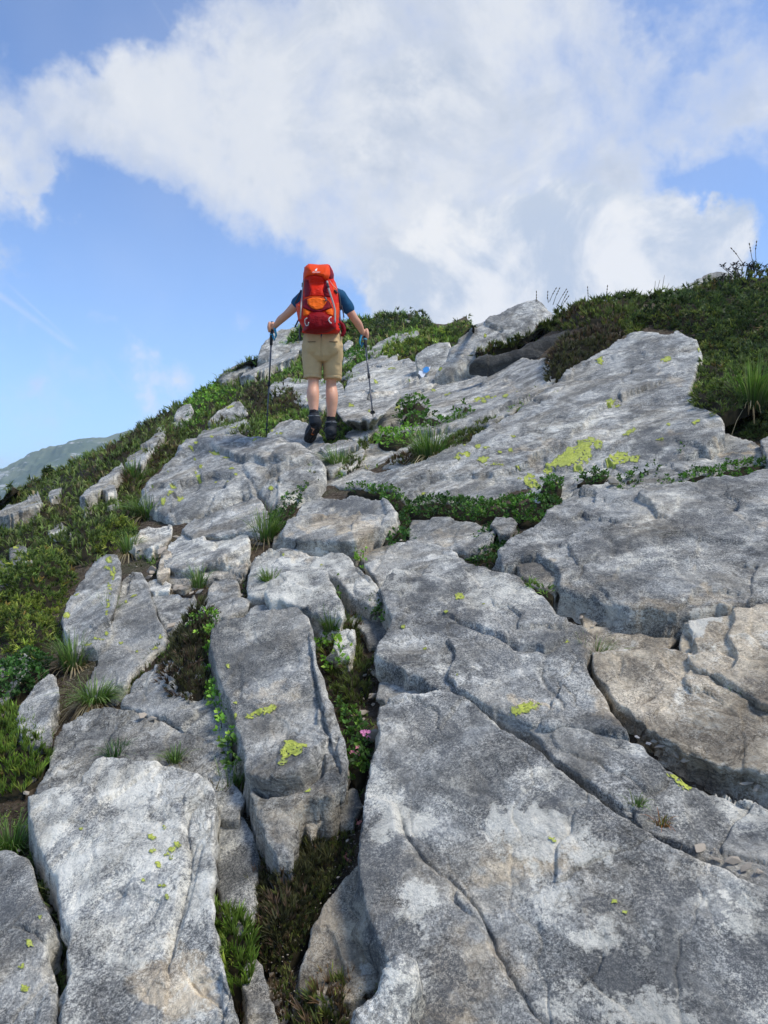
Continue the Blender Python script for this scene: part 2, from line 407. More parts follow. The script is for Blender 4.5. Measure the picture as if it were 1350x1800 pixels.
    tn = t.math('MULTIPLY', t.math('MULTIPLY_ADD', tone, .75, .55), t.math('MULTIPLY_ADD', oi.outputs['Random'], .16, .92))
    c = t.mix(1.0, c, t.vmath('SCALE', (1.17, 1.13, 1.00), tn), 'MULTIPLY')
    t.link(c, b.inputs['Base Color']); b.inputs['Roughness'].default_value = .86; b.inputs['Specular IOR Level'].default_value = .25
    h = t.math('ADD', t.math('ADD', t.math('MULTIPLY', n3, 1.1), t.math('MULTIPLY', ln, -.35)), t.math('ADD', t.math('MULTIPLY', n4, .40), t.math('ADD', t.math('MULTIPLY', n2, .7), t.math('MULTIPLY', nf, 1.2))))
    bump(t, b, h, .9, .011)
    return m
ROCK = rock_material()
def lichen_material():
    m, t, b = newmat('map_lichen'); v, oi = objvec(t)
    n = t.noise(v, 55, 6, .7); n2 = t.noise(v, 240, 3, .7); n3 = t.noise(v, 14, 4, .6)
    c = t.ramp(t.math('ADD', t.math('MULTIPLY', n, .6), t.math('MULTIPLY', n2, .4)), [(.36, (.06, .065, .04)), (.42, (.26, .29, .06)), (.52, (.46, .50, .09)), (.66, (.62, .65, .18))])
    c = t.mix(t.mr(n3, .45, .65, 0, .5), c, (.42, .46, .16, 1))
    rm = attr(t, 'rim'); c = t.mix(t.mr(t.math('ADD', rm.outputs['Fac'], t.math('MULTIPLY_ADD', n2, 1.2, -.6)), .45, .85, 0, .6), c, (.17, .19, .07, 1))
    t.link(c, b.inputs['Base Color']); b.inputs['Roughness'].default_value = .9; b.inputs['Specular IOR Level'].default_value = .1
    bump(t, b, n2, .7, .003); return m
LICH = lichen_material()
def soil_material():
    m, t, b = newmat('soil'); tc = t.new('ShaderNodeTexCoord'); v = tc.outputs['Object']
    n = t.noise(v, 2.2, 6, .6); n2 = t.noise(v, 24, 7, .7); n3 = t.noise(v, 120, 4, .7)
    c = t.ramp(n2, [(.35, (.028, .021, .014)), (.5, (.075, .056, .038)), (.65, (.15, .12, .085))])
    c = t.mix(t.mr(t.math('ADD', n3, t.math('MULTIPLY_ADD', n, .4, -.2)), .58, .66), c, (.34, .30, .25, 1))
    c = t.mix(t.math('MULTIPLY', t.mr(n, .5, .66), .6), c, (.045, .055, .018, 1))
    t.link(c, b.inputs['Base Color']); b.inputs['Roughness'].default_value = .95; b.inputs['Specular IOR Level'].default_value = .1
    bump(t, b, t.math('ADD', n2, t.math('MULTIPLY', n3, .4)), 1.0, .02); return m
SOIL = soil_material()

# ---------------------------------------------------------------- stains that the stone itself has (pixel centre, radii, strength)
STAINS = {
 0: [(1150,1110,150,60,.75),(1250,1130,140,80,.9),(1130,1210,120,70,.6),(1230,1230,120,60,.55),(1120,1250,80,40,.5),(590,920,110,28,.6),(540,1440,90,60,.5),(300,1720,90,80,.85),(200,1640,60,60,.3),
     (930,1500,120,60,.6),(830,1690,140,90,.45),(1000,1430,90,30,.3),(390,1010,60,25,.45),(330,1020,60,30,.4),(460,1230,55,40,.45),(560,1700,80,100,.6),(945,1015,40,30,.6),(1060,1040,90,25,.35),(935,790,45,20,.5),(1180,770,50,16,.5),
     (1280,800,40,12,.8),(1180,655,40,12,.4),(880,680,80,20,.35),(620,985,50,14,.4),(930,1240,40,22,.7),(840,640,60,14,.35),(520,960,60,12,.5),(1330,930,40,20,.5),(1250,1040,60,20,.5),(430,905,40,14,.3),(60,1650,40,80,.3),(800,1780,80,40,.5),(245,935,40,12,.5),(770,940,60,18,.45),(660,1600,40,60,.3)],
 1: [(770,1730,50,90,.9),(690,1640,40,40,.6),(770,1275,55,40,.8),(860,1160,80,40,.85),(1160,1560,62,60,.9),(950,1415,22,18,1.),(1060,1450,90,30,.6),(1040,1590,42,22,.8),(800,1100,70,40,.5),(740,1040,50,22,.5),(1050,960,60,40,.5),(1250,920,80,50,.45),(610,882,45,14,.8),(670,1520,50,60,.6),
     (1150,780,80,25,.6),(1130,700,100,25,.4),(985,800,60,25,.5),(440,800,60,22,.4),(130,1430,60,40,.5),(150,1680,50,90,.4),(30,1600,40,60,.7),(1220,1380,50,25,.5),(480,1140,60,40,.25),(930,1000,50,50,.5),(900,960,60,60,.4),(1080,1710,80,60,.5),(1330,1700,60,90,.6),(750,1270,60,40,.4),(1290,830,40,12,.5),
     (540,800,30,14,.3),(390,830,40,20,.4),(820,740,60,12,.4),(1240,1650,70,60,.4),(800,1210,60,20,.5),(740,870,40,10,.5)],
 2: [(240,1380,140,40,.5),(250,1480,110,80,.5),(330,1550,50,60,.45),(930,1370,50,20,.3),(905,1440,60,26,.9),(990,1480,130,40,.6),(700,1440,60,40,.6),(720,1590,40,50,.5),(1060,1650,60,30,.7),(1130,1770,90,40,.7),(880,1050,110,40,.35),(700,1030,40,20,.5),(1080,1100,40,60,.35),(540,990,90,20,.6),(520,1030,50,20,.6),
     (1000,1750,60,60,.5),(1230,1080,40,20,.6),(700,660,60,20,.4),(430,1100,40,20,.3),(960,870,30,20,.5),(860,1000,40,18,.6),(1060,830,40,20,.6),(1020,780,120,60,.2),(395,960,50,14,.5),(1100,1300,50,20,.4),(1300,1620,60,40,.5),(680,1700,30,30,.5),(950,1580,50,30,.4),(490,890,30,10,.5)],
}
def stains(pts, seed, tone, tan, white, dark):
    out_ = np.zeros((len(pts), 4)); out_[:, 3] = tone; out_[:, 0] = tan; out_[:, 1] = dark; out_[:, 2] = white
    p3 = np.stack([pts[:, 0] / 38., pts[:, 1] / 26., pts[:, 0] * 0 + 3], -1)
    wx = fbm(p3, 91, 4, .6) * 60; wy = fbm(p3 + 9, 92, 4, .6) * 46
    for ch, L in ({} if tone < 0 else STAINS).items():
        for (x, y, rx, ry, s) in L:
            q = np.hypot((pts[:, 0] + wx - x) / rx, (pts[:, 1] + wy - y) / ry)
            out_[:, ch] = np.maximum(out_[:, ch], s * sstep(1.25, .45, q))
    return out_

def cells(P, size, seed):
    """plates: jittered cells, each with its own height and tilt, edges bent by noise"""
    w_ = P + size * .35 * np.stack([fbm(P * 3 / size * .5, seed + 31, 3), fbm(P * 3 / size * .5 + 9, seed + 32, 3), 0 * P[:, 0]], -1)
    q = w_[:, :2] / size; b = np.floor(q).astype(np.int64); best = np.full(len(P), 9e9); sec = np.full(len(P), 9e9); out = np.zeros(len(P)); z = np.zeros(len(P), np.int64)
    for dx in (-1, 0, 1):
        for dy in (-1, 0, 1):
            c = b + [dx, dy]; sx = c[:, 0] + _h(c[:, 0], c[:, 1], z, seed + 1); sy = c[:, 1] + _h(c[:, 0], c[:, 1], z, seed + 2)
            ex, ey = q[:, 0] - sx, q[:, 1] - sy; d = np.abs(ex) ** 1.6 + np.abs(ey) ** 1.6
            v = (_h(c[:, 0], c[:, 1], z, seed + 3) - .5) * .020 * (size / .3) ** .5 + (_h(c[:, 0], c[:, 1], z, seed + 4) - .5) * .10 * ex * size + (_h(c[:, 0], c[:, 1], z, seed + 5) - .5) * .10 * ey * size
            m = d < best; sec = np.where(m, best, np.minimum(sec, d)); best = np.where(m, d, best); out = np.where(m, v, out)
    gap = np.sqrt(np.maximum(sec, 0)) - np.sqrt(best); msk = sstep(-.05, .25, fbm(P * 1.3 / size * .3, seed + 33, 3))
    return out - .007 * (size / .3) ** .5 * np.exp(-(gap / .022) ** 2) * msk
def grow(poly, g):
    P = np.array(poly, float); a = P - np.roll(P, 1, 0); b = np.roll(P, -1, 0) - P
    na = np.stack([a[:, 1], -a[:, 0]], 1); nb = np.stack([b[:, 1], -b[:, 0]], 1); na /= np.linalg.norm(na, axis=1)[:, None] + 1e-9; nb /= np.linalg.norm(nb, axis=1)[:, None] + 1e-9
    n = na + nb; n /= np.linalg.norm(n, axis=1)[:, None] + 1e-9
    A = (P[:, 0] * np.roll(P[:, 1], -1) - np.roll(P[:, 0], -1) * P[:, 1]).sum()
    return P + n * g * (1 if A > 0 else -1)
RG = {}       # rock registry: name key -> dict(grid sampler)
class PixGrid:
    """the visible surface of a rock, to be looked up by photograph pixel"""
    def __init__(s, px, P): s.px = px; s.P = P
    def at(s, q):
        q = np.atleast_2d(q); o = np.zeros((len(q), 3))
        for i, c in enumerate(q):
            d = ((s.px - c) ** 2).sum(1); k = np.argpartition(d, 4)[:4]; wgt = 1 / (d[k] + .05); o[i] = (s.P[k] * wgt[:, None]).sum(0) / wgt.sum()
        return o

def rock(key, name, label, poly, h=.10, bevel=.035, tilt=(0, 0), step=2.6, relief=1.0, flake=1.0, thick=.30, face=None, tone=.6, tan=0., white=0., dark=0.,
         cracks=(), rough=.055, group=None, cat='rock', dome=0., seed=None, parent=None, lichen=(), grow_=None, facet=1.0, under=0.):
    if grow_ is None: grow_ = 1.4 if np.array(poly)[:, 1].mean() > 840 else 1.0
    seed = seed if seed is not None else (hash(key) if isinstance(key, int) else sum(ord(c) * (i + 3) * 31 for i, c in enumerate(key))) % 9973
    bevel = bevel * .48
    pl = rough_poly(grow(poly, grow_), rough, max(4.0, step * 1.7), seed)
    px, quads, d, q, bnd = grid_patch(pl, step)
    c = np.array(poly, float).mean(0)
    if face is not None:      # an own steep face: (depth at the centre pixel, dz/dy, dz/dx)
        y0, sy, sx = face; C0 = at(c[0], c[1], y0 if y0 else float(ray(c[0], c[1], h)[0, 1]))
        fn = lambda x, y: C0[2] + sy * (y - C0[1]) + sx * (x - C0[0])
        zo = 0.0
    else:
        C0 = ray(c[0], c[1], h)[0]
        fn = lambda x, y: S(x, y) + tilt[0] * (x - C0[0]) + tilt[1] * (y - C0[1])
        zo = h
    if face is not None:
        u = (px[:, 0] - 675) / F; v = (900 - px[:, 1]) / F
        den = sy + sx * u - v; yy = (sy * C0[1] + sx * C0[0] - C0[2] + CAMZ) / np.where(np.abs(den) < .02, .02, den)
        P = np.stack([u * yy, yy, CAMZ + v * yy], -1)
        uq = (q[:, 0] - 675) / F; vq = (900 - q[:, 1]) / F; den = sy + sx * uq - vq; yq = (sy * C0[1] + sx * C0[0] - C0[2] + CAMZ) / np.where(np.abs(den) < .02, .02, den)
        Q = np.stack([uq * yq, yq, CAMZ + vq * yq], -1)
    else:
        P = ray(px[:, 0], px[:, 1], zo, fn); Q = ray(q[:, 0], q[:, 1], zo, fn)
    nrm = np.array([-(.25 + tilt[0]), -(.29 + tilt[1]), 1.]) if face is None else np.array([-sx, -sy, 1.])
    nrm = nrm / np.linalg.norm(nrm)
    D3 = np.linalg.norm(P - Q, axis=1) * (d > 0)
    k = 1 / max(.8, C0[1] * .28)                       # finer relief near the camera
    N0 = np.stack([P[:, 0], P[:, 1], P[:, 2] * 1.0], -1)
    bv_ = bevel * (1 + .7 * fbm(N0 * 3.5 * k, seed + 1, 3))
    bv_ = np.maximum(bv_, bevel * .25)
    dn = D3 + bevel * .35 * fbm(N0 * 14 * k, seed + 2, 3) * (d > 0)
    s_ = np.clip(1 - dn / bv_, 0, 1)
    disp = -bv_ * (1 - np.sqrt(np.maximum(0, 1 - s_ ** 2))) * .85 + bevel * .22
    if dome: disp = disp + dome * (1 - np.exp(-D3 / (abs(dome) * 2.2)))
    am = relief * (.6 + .4 / k * .5)
    disp = disp + am * (.026 * fbm(N0 * 1.5 * k, seed + 3, 3) + .0065 * fbm(N0 * np.array([7, 3.5, 7]) * k, seed + 4, 4) + .0045 * fbm(N0 * 26 * k, seed + 5, 4, .6))
    # ridged weathering pits
    rd = np.abs(fbm(N0 * 4.2 * k + 7, seed + 6, 4, .55)); disp = disp - am * .0035 * sstep(.09, .0, rd)
    # flaking layers of the foliated stone
    sv_ = N0 * np.array([1.0, .5, 1.0]) * k
    fl = fbm(sv_, seed + 7, 4, .5) * 4.2; ff = np.floor(fl); disp = disp + flake * am * .0120 * (ff + sstep(.90, 1.0, fl - ff))
    disp = disp + facet * relief * cells(N0 * np.array([1, .8, 1]), .30 / k, seed)
    for ck in cracks:
        line, wpx, dep, drop = ck[:4]; fade = ck[4] if len(ck) > 4 else 60.
        ln = np.array(line, float); L2 = [ln[0]]
        rg = np.random.default_rng(seed + int(ln[0, 0]))
        for i in range(len(ln) - 1):
            nseg = max(1, int(np.linalg.norm(ln[i + 1] - ln[i]) / 14))
            for j in range(1, nseg + 1):
                L2.append(ln[i] + (ln[i + 1] - ln[i]) * j / nseg + (rg.normal(size=2) * 2.2 if not (j == nseg and i == len(ln) - 2) else 0))
        dist, side, arc = linedist(px, L2)
        taper = np.clip(np.minimum(arc, 1 - arc) * 8, .25, 1)
        disp = disp - dep * np.exp(-(dist / (wpx * (.35 + taper))) ** 2) * taper
        if drop: disp = disp + drop * np.where(side > 0, 0, -1) * np.exp(-dist / fade) * sstep(0, wpx, dist) * np.sqrt(taper)
    V = P + nrm * disp[:, None]
    down = np.array([0, .0, -1.]) if face is None else np.array([0, .25, -1.])
    def ring(f, amp, sd):
        def fnc(base):
            cen = V.mean(0); r = base - cen; r[:, 2] = 0; r /= np.maximum(np.linalg.norm(r, axis=1), 1e-6)[:, None]
            bp = base + down * thick * f; n_ = fbm(bp * np.array([9, 9, 30]) * k, seed, 3, .6); lay = fbm(np.stack([bp[:, 2] * 22 * k + base[:, 0] * 3, base[:, 0] * 1.2, base[:, 1] * 1.2], -1), seed + 9, 2)
            return down * thick * f * (1 + .15 * fbm(base * 12 * k, seed + sd, 2))[:, None] + r * (amp * (n_ * 1.1 + lay * .9) - sc * .5 * f - under * min(1, f * 3))[:, None]
        return fnc
    sc = min(thick, .3) * .14
    V2, F2, bvx = skirt(V, quads, bnd, [ring(f_, sc * a_, 8 + i_) for i_, (f_, a_) in enumerate([(.06, .5), (.14, 1.), (.22, .7), (.31, 1.3), (.42, .8), (.55, 1.4), (.7, 1.), (1.0, 1.5)])])
    stn = stains(px, seed, tone, tan, white, dark); stn[:, 2] = np.maximum(stn[:, 2], (tone > 0) * .42 * np.exp(-D3 / (bevel * .8)) * (.5 + fbm(N0 * 8 * k, seed + 40, 2)))  # paler along the edges: wear plus lit rims painted into the colour
    ex = np.repeat(stn[bvx][None], 8, 0).reshape(-1, 4)
    ex[:, 0] = np.maximum(ex[:, 0], .40 * max(0, min(1, tone * 2))); stn = np.concatenate([stn, ex])
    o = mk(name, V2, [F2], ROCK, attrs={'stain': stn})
    tag(o, label, cat, group, 'thing')
    pg = PixGrid(px, V); RG[key] = dict(o=o, g=pg, n=nrm, px=px, V=V)
    for i, lp in enumerate(lichen): add_lichen(key, lp, seed + i * 7)
    return o
def add_lichen(key, spec, seed=0):
    """spec: (cx, cy, rx, ry[, angle]) in photograph pixels: a thin crust lying on the rock"""
    r = RG[key]; cx, cy, rx, ry = spec[:4]; ang = spec[4] if len(spec) > 4 else 0.
    rg = np.random.default_rng(seed + int(cx * 3 + cy)); n = 9 + int(min(rx, 30) / 3)
    a = np.linspace(0, 2 * np.pi, n, endpoint=False) + rg.uniform(-.15, .15, n); rr = rg.uniform(.62, 1.18, n)
    p = np.stack([np.cos(a) * rx * rr, np.sin(a) * ry * rr], 1)
    ca, sa = math.cos(ang), math.sin(ang); p = p @ np.array([[ca, sa], [-sa, ca]]) + [cx, cy]
    pl = rough_poly(p, .20, 1.6, seed + 3)
    px, quads, d, q, bnd = grid_patch(pl, 1.0)
    # little bare holes inside the crust
    hol = fbm(np.stack([px[:, 0] / 3.2, px[:, 1] / 2.6, px[:, 0] * 0 + seed], -1), seed, 3)
    kq = (hol[quads].mean(1) - .25 * np.exp(-d[quads].mean(1) / 2.) * -1 < .36); quads = quads[kq]
    if len(quads) < 2: return
    us = np.unique(quads); rm = -np.ones(len(px), int); rm[us] = np.arange(len(us)); quads = rm[quads]; px = px[us]; d = d[us]
    V = r['g'].at(px); y = V[:, 1].mean()
    V = V + r['n'] * .0010 - (V - [0, 0, CAMZ]) / np.linalg.norm(V - [0, 0, CAMZ], axis=1)[:, None] * (.0015 + .0009 * y)
    o = mk('lichen_patch', V, [quads], LICH, parent=r['o'], attrs={'rim': np.exp(-d / 1.6)})
# ---------------------------------------------------------------- the ground sheet under everything
def build_ground():
    xs = np.concatenate([-np.geomspace(2600, 9, 26), np.linspace(-8.6, 8.6, 200), np.geomspace(9, 2600, 26)])
    ys = np.concatenate([-np.geomspace(600, 2, 14), np.linspace(-1.6, 1.2, 10), np.geomspace(1.3, 34, 260), np.geomspace(36, 3200, 30)])
    X, Y = np.meshgrid(xs, ys); x = X.ravel(); y = Y.ravel()
    cx = np.clip(x, -13, 13); cy = np.clip(y, -3, 33)
    z = np.where(y < .5, _S0(cx, cy), _S0(cx, cy)); ox = np.maximum(0, np.abs(x) - 13); oy = np.maximum(0, y - 33); ob = np.maximum(0, -3 - y)
    z = z - ox * .45 * np.where(x < 0, 1, .6) - oy * .4 - ob * .25
    z = np.maximum(z, -260 + 12 * fbm(np.stack([x / 300, y / 300, x * 0], -1), 3, 3))
    near = (np.abs(x) < 9) & (y > 1) & (y < 34)
    p3 = np.stack([x, y, x * 0], -1)
    z = z - np.where(near, .012, .0) + np.where(near, .03 * fbm(p3 * 3, 8, 4) + .012 * fbm(p3 * 14, 9, 3), 0)
    # the gully in the foreground
    gx, gy = -.22, 2.0
    z = z -   .060 * np.exp(-((x + .22 + .0 * y) / .2) ** 2 - ((y - 1.75) / .45) ** 2)
    n = len(xs); idx = np.arange(len(x)).reshape(len(ys), n)
    q = np.stack([idx[:-1, :-1], idx[:-1, 1:], idx[1:, 1:], idx[1:, :-1]], -1).reshape(-1, 4)
    o = mk('ground', np.stack([x, y, z], -1), [q], SOIL, origin=(0, 0, 0)); tag(o, kind='structure'); return o
build_ground()

# ---------------------------------------------------------------- far mountain across the valley
def build_mountain():
    m, t, b = newmat('mountainside'); tc = t.new('ShaderNodeTexCoord'); v = tc.outputs['Object']
    n = t.noise(v, .012, 7, .7); n2 = t.noise(v, .07, 7, .8)
    mp = t.new('ShaderNodeMapping'); t.link(v, mp.inputs[0]); mp.inputs['Rotation'].default_value = (0, 0, .5); mp.inputs['Scale'].default_value = (.35, 1.2, .25)
    n3 = t.noise(mp.outputs[0], .09, 6, .75)
    c = t.mix(t.mr(n, .42, .58), (.13, .17, .11, 1), (.21, .24, .15, 1))
    c = t.mix(t.mr(n2, .53, .62), c, (.085, .12, .09, 1))
    c = t.mix(t.math('MULTIPLY', t.mr(t.math('ADD', t.math('MULTIPLY', n2, .4), t.math('MULTIPLY', n3, .6)), .54, .60), .75), c, (.62, .62, .58, 1))
    t.link(c, b.inputs['Base Color']); b.inputs['Roughness'].default_value = 1; b.inputs['Specular IOR Level'].default_value = 0
    # skyline traced at 700 m
    sky_ = np.array([(-200,905),(-240,850),(0,825),(30,815),(60,802),(100,785),(140,771),(185,768),(225,756),(300,748),(400,752),(520,790),(700,860)], float)
    us = np.linspace(-240, 740, 330); top = np.interp(us, sky_[:, 0], sky_[:, 1])
    nv = 150; V = []
    for j in range(nv):
        f = j / (nv - 1)                       # 0 crest .. 1 foot ; towards the camera
        y = 720 - 380 * f
        crest = at(us, top, 720.)
        x = crest[0] * (1 - .0 * f); z = crest[2] - 330 * f ** 1.15 * (1 + .0 * x)
        V.append(np.stack([x, np.full_like(us, y), z], -1))
    V = np.stack(V); V = np.concatenate([V[:1] + np.array([0, 300, -200.]), V]); nv += 1
    p = V.reshape(-1, 3)
    r = 1 - np.abs(fbm(p / 90, 21, 5, .55)) * 2
    amp = np.ones((nv, len(us))); amp[0] = 0; amp[1] = .12; amp[2] = .4
    p[:, 2] += (10 * r + 6 * fbm(p / 25, 22, 4, .6)) * amp.ravel() - 6 * amp.ravel()
    p[:, 2] += (1.6 * fbm(p / 7, 23, 4, .6)) * (amp.ravel() > 0)
    idx = np.arange(nv * len(us)).reshape(nv, len(us))
    q = np.stack([idx[:-1, :-1], idx[1:, :-1], idx[1:, 1:], idx[:-1, 1:]], -1).reshape(-1, 4)
    o = mk('mountain', p, [q], m); tag(o, kind='structure')
build_mountain()

# ---------------------------------------------------------------- rocks, near to far
rock('A1', 'rock_slab', 'huge grey slab filling the bottom right corner, crossed by one long diagonal crack',
 [(640,1385),(655,1330),(668,1290),(665,1238),(690,1225),(745,1222),(785,1212),(815,1228),(845,1248),(900,1284),(950,1318),(1000,1362),(1060,1410),(1110,1445),(1170,1478),(1230,1505),(1290,1535),(1350,1556),(1620,1575),(1620,2000),(700,2000),(712,1740),(665,1650),(640,1590),(628,1530),(632,1450)],
 h=0.105, bevel=.03, step=2.5, tone=.72, thick=.4, relief=1.0, flake=.5, facet=.45,
 cracks=[([(668,1400),(690,1405),(705,1455),(745,1500),(790,1535),(830,1580),(850,1625),(885,1690),(920,1750),(960,1810)], 4, .016, .022, 90), ([(790,1530),(795,1570),(830,1600),(850,1625)], 3, .012, .0), ([(1010,1735),(1050,1700),(1060,1660)], 2, .004, .006, 30)],
 lichen=[(1080,1600-20,8,5),(1098,1600,6,4),(860+110,1300+170,10,3.5,.5)])
rock('A3', 'rock_slab', 'broad whitish grey slab in the bottom left with a long flaking crack',
 [(48,1400),(90,1388),(140,1382),(150,1358),(168,1334),(200,1328),(260,1328),(300,1332),(340,1348),(368,1372),(377,1400),(374,1460),(376,1520),(366,1600),(378,1660),(396,1720),(412,1780),(430,2000),(100,2000),(98,1800),(118,1700),(116,1640),(98,1600),(94,1530),(62,1480),(52,1440)],
 h=0.12, bevel=.028, step=2.5, tone=.85, white=.3, thick=.4, relief=1.1, flake=.8, facet=.6,
 cracks=[([(362,1370),(350,1400),(330,1420),(322,1460),(330,1500),(320,1560),(295,1620),(282,1680),(288,1730)], 3.2, .015, .016, 70), ([(370,1400),(366,1460),(345,1500)], 2, .006, .004), ([(320,1700),(345,1730),(370,1745),(395,1790)], 3, .01, .012, 40)],
 lichen=[(266,1470,8,6),(298,1494,12,7,-.6),(312,1484,7,8),(268,1494,7,6),(277,1518,6,6),(250,1545,5,4),(282,1550,8,3),(290,1568,4,6),(300,1505,5,5),(140,1450,5,4),(288,1452,4,4)])
rock('A4', 'rock_slab', 'rough brownish grey rock cut off by the lower left corner',
 [(-240,1500),(-20,1505),(45,1508),(58,1530),(66,1570),(88,1612),(92,1640),(82,1680),(96,1725),(100,1800),(92,2000),(-240,2000)], h=0.08, bevel=.03, tone=.6, tan=.2, cracks=[([(90,1640),(80,1700),(95,1760)], 3, .01, .01, 30)], lichen=[(76,1624,4,5),(56,1666,7,9),(40,1702,6,6),(45,1740,9,8)])
rock('A2', 'boulder', 'narrow upright pale stone with rounded tip at the bottom edge of the view',
 [(600,2000),(608,1805),(622,1770),(650,1752),(664,1722),(676,1688),(694,1671),(712,1670),(728,1684),(733,1712),(728,1755),(716,1800),(712,2000)], face=(1.28, 1.15, .30), bevel=.045, tone=1.3, facet=.2, grow_=0, thick=.3, flake=.2, relief=.7, white=.2, dome=.03)
rock('A6', 'rock_slab', 'flat grey slab lying behind the upper edge of the whitish bottom left slab',
 [(66,1392),(88,1345),(92,1310),(112,1272),(140,1256),(182,1246),(230,1252),(280,1272),(330,1292),(390,1318),(408,1345),(428,1400),(420,1440),(360,1440),(180,1440),(60,1420)], h=0.04, bevel=.02, tone=.6, tan=.1)
rock('A7', 'rock_slab', 'smooth grey slab under the dark heather clump left of the tall lichen-marked block',
 [(212,1240),(232,1210),(258,1182),(290,1168),(330,1150),(376,1180),(392,1225),(400,1268),(404,1322),(372,1314),(345,1296),(310,1280),(285,1262),(250,1252)], h=0.05, bevel=.02, tone=.62, cracks=[([(255,1250),(300,1282),(350,1305),(402,1325)], 2, .006, .0)])
rock('A8', 'rock_slab', 'leaning grey slab whose right edge is striped with yellow lichen',
 [(108,1085),(120,1058),(138,1030),(152,1008),(172,984),(188,975),(204,974),(209,985),(206,1015),(199,1045),(188,1080),(181,1112),(168,1128),(140,1134),(122,1150),(118,1120)], h=0.13, tilt=(.1,.1), bevel=.03, tone=.62, thick=.5,
 lichen=[(192,985,6,6),(188,997,7,4),(196,1010,4,9),(190,1030,4,10),(186,1052,3,10),(184,1070,3,7),(136,1045,8,4,-.5),(117,1057,4,6),(115,1080,7,5,-.4),(170,1113,9,4),(152,1124,9,4),(180,1100,3,5),(200,1000,3,6)])
rock('A9', 'rock_slab', 'wedge-shaped smooth grey slab just right of the yellow-edged leaning slab',
 [(207,1030),(214,1010),(228,1000),(246,1002),(256,1018),(262,1045),(274,1080),(287,1100),(284,1122),(262,1142),(245,1165),(228,1180),(214,1205),(200,1222),(152,1222),(150,1195),(166,1165),(178,1130),(188,1112),(196,1075)], h=0.06, tilt=(0,.05), bevel=.03, tone=.62, thick=.4, cracks=[([(232,1003),(218,1018),(208,1045)], 2, .006, .006, 20)],
 lichen=[(280,1112,5,4),(268,1130,7,4,-.7),(218,1047,4,4),(230,1038,8,2,-.5),(208,1120,5,3),(238,1137,3,3)])
rock('A10', 'rock', 'pointed grey rock below the two leaning slabs at the left',
 [(30,1260),(42,1235),(55,1215),(68,1195),(84,1180),(92,1184),(103,1212),(102,1240),(90,1262),(88,1300),(66,1310),(34,1290)], h=0.07, bevel=.02, tone=.72, dark=.3)
rock('A11', 'rock', 'small lichen-spotted rock at the left edge behind the dark bilberry leaves',
 [(-240,1168),(-10,1166),(20,1160),(42,1147),(56,1156),(44,1180),(20,1210),(0,1236),(-240,1240)], h=0.06, bevel=.02, tone=.6, lichen=[(36,1152,7,4,-.4),(14,1185,5,4)])
rock('A12', 'rock', 'dark angular rock at the left edge beside the juniper', [(-240,985),(5,983),(20,994),(26,1012),(14,1024),(-240,1024)], h=0.06, bevel=.02, tone=.2, dark=.5)
rock('A12b', 'rock', 'dark rock with one yellow spot, topping the pair beside the left juniper', [(18,966),(34,959),(46,965),(55,985),(48,1000),(30,1000),(20,985)], h=0.08, bevel=.02, tone=.3, dark=.3, lichen=[(28,964,9,2.5)])
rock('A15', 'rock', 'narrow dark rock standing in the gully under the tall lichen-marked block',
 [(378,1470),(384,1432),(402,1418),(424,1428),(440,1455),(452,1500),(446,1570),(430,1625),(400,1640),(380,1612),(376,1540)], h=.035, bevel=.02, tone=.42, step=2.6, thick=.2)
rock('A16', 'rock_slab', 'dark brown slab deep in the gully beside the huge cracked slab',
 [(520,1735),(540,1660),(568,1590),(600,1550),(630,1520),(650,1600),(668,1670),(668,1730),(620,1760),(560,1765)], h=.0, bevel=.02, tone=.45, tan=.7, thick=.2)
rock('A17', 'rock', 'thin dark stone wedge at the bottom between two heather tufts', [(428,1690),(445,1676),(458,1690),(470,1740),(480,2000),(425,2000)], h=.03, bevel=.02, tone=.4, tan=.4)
# the tall central block: its own steeper front end
rock('A13', 'boulder', 'tall grey block in the middle foreground with bright yellow lichen spots',
 [(372,1112),(386,1098),(420,1086),(460,1076),(500,1068),(522,1063),(540,1082),(550,1115),(555,1160),(570,1200),(588,1250),(604,1300),(612,1340),(608,1380),(585,1402),(558,1408),(534,1414),(518,1436),(520,1465),(508,1505),(484,1509),(466,1478),(452,1440),(438,1395),(430,1350),(420,1300),(406,1250),(392,1212),(378,1165)],
 h=0.12, tilt=(.05,.10), bevel=.04, tone=.62, thick=.6, step=2.4, relief=1.0, flake=.7,
 cracks=[([(430,1375),(462,1392),(505,1392),(535,1385),(560,1360),(572,1320)], 5, .03, -.05, 70), ([(545,1130),(556,1200),(575,1280),(592,1350)], 3, .012, -.02, 30), ([(596,1290),(590,1330),(600,1375)], 3, .014, .0), ([(555,1290),(575,1300),(580,1340)], 2, .006, 0)],
 lichen=[(518,1328,25,19),(503,1358,11,9),(468,1250,21,9,-.35),(448,1258,10,6,-.5),(436,1262,5,4),(415,1262,4,6),(414,1236,4,3),(542,1390,6,7,.4),(402,1174,4,4),(480,1245,8,5)])
rock('A14', 'rock', 'small angular rock wedged under the right foot of the tall block', [(592,1398),(600,1384),(624,1376),(630,1400),(616,1432),(596,1436),(588,1415)], h=0.03, bevel=.015, tone=.6)
rock('A14b', 'rock', 'grey corner rock tucked beneath the front end of the tall block', [(528,1430),(540,1398),(566,1376),(590,1384),(594,1402),(578,1424),(552,1436),(540,1452)], h=0.06, bevel=.015, tone=.6, tan=.2)
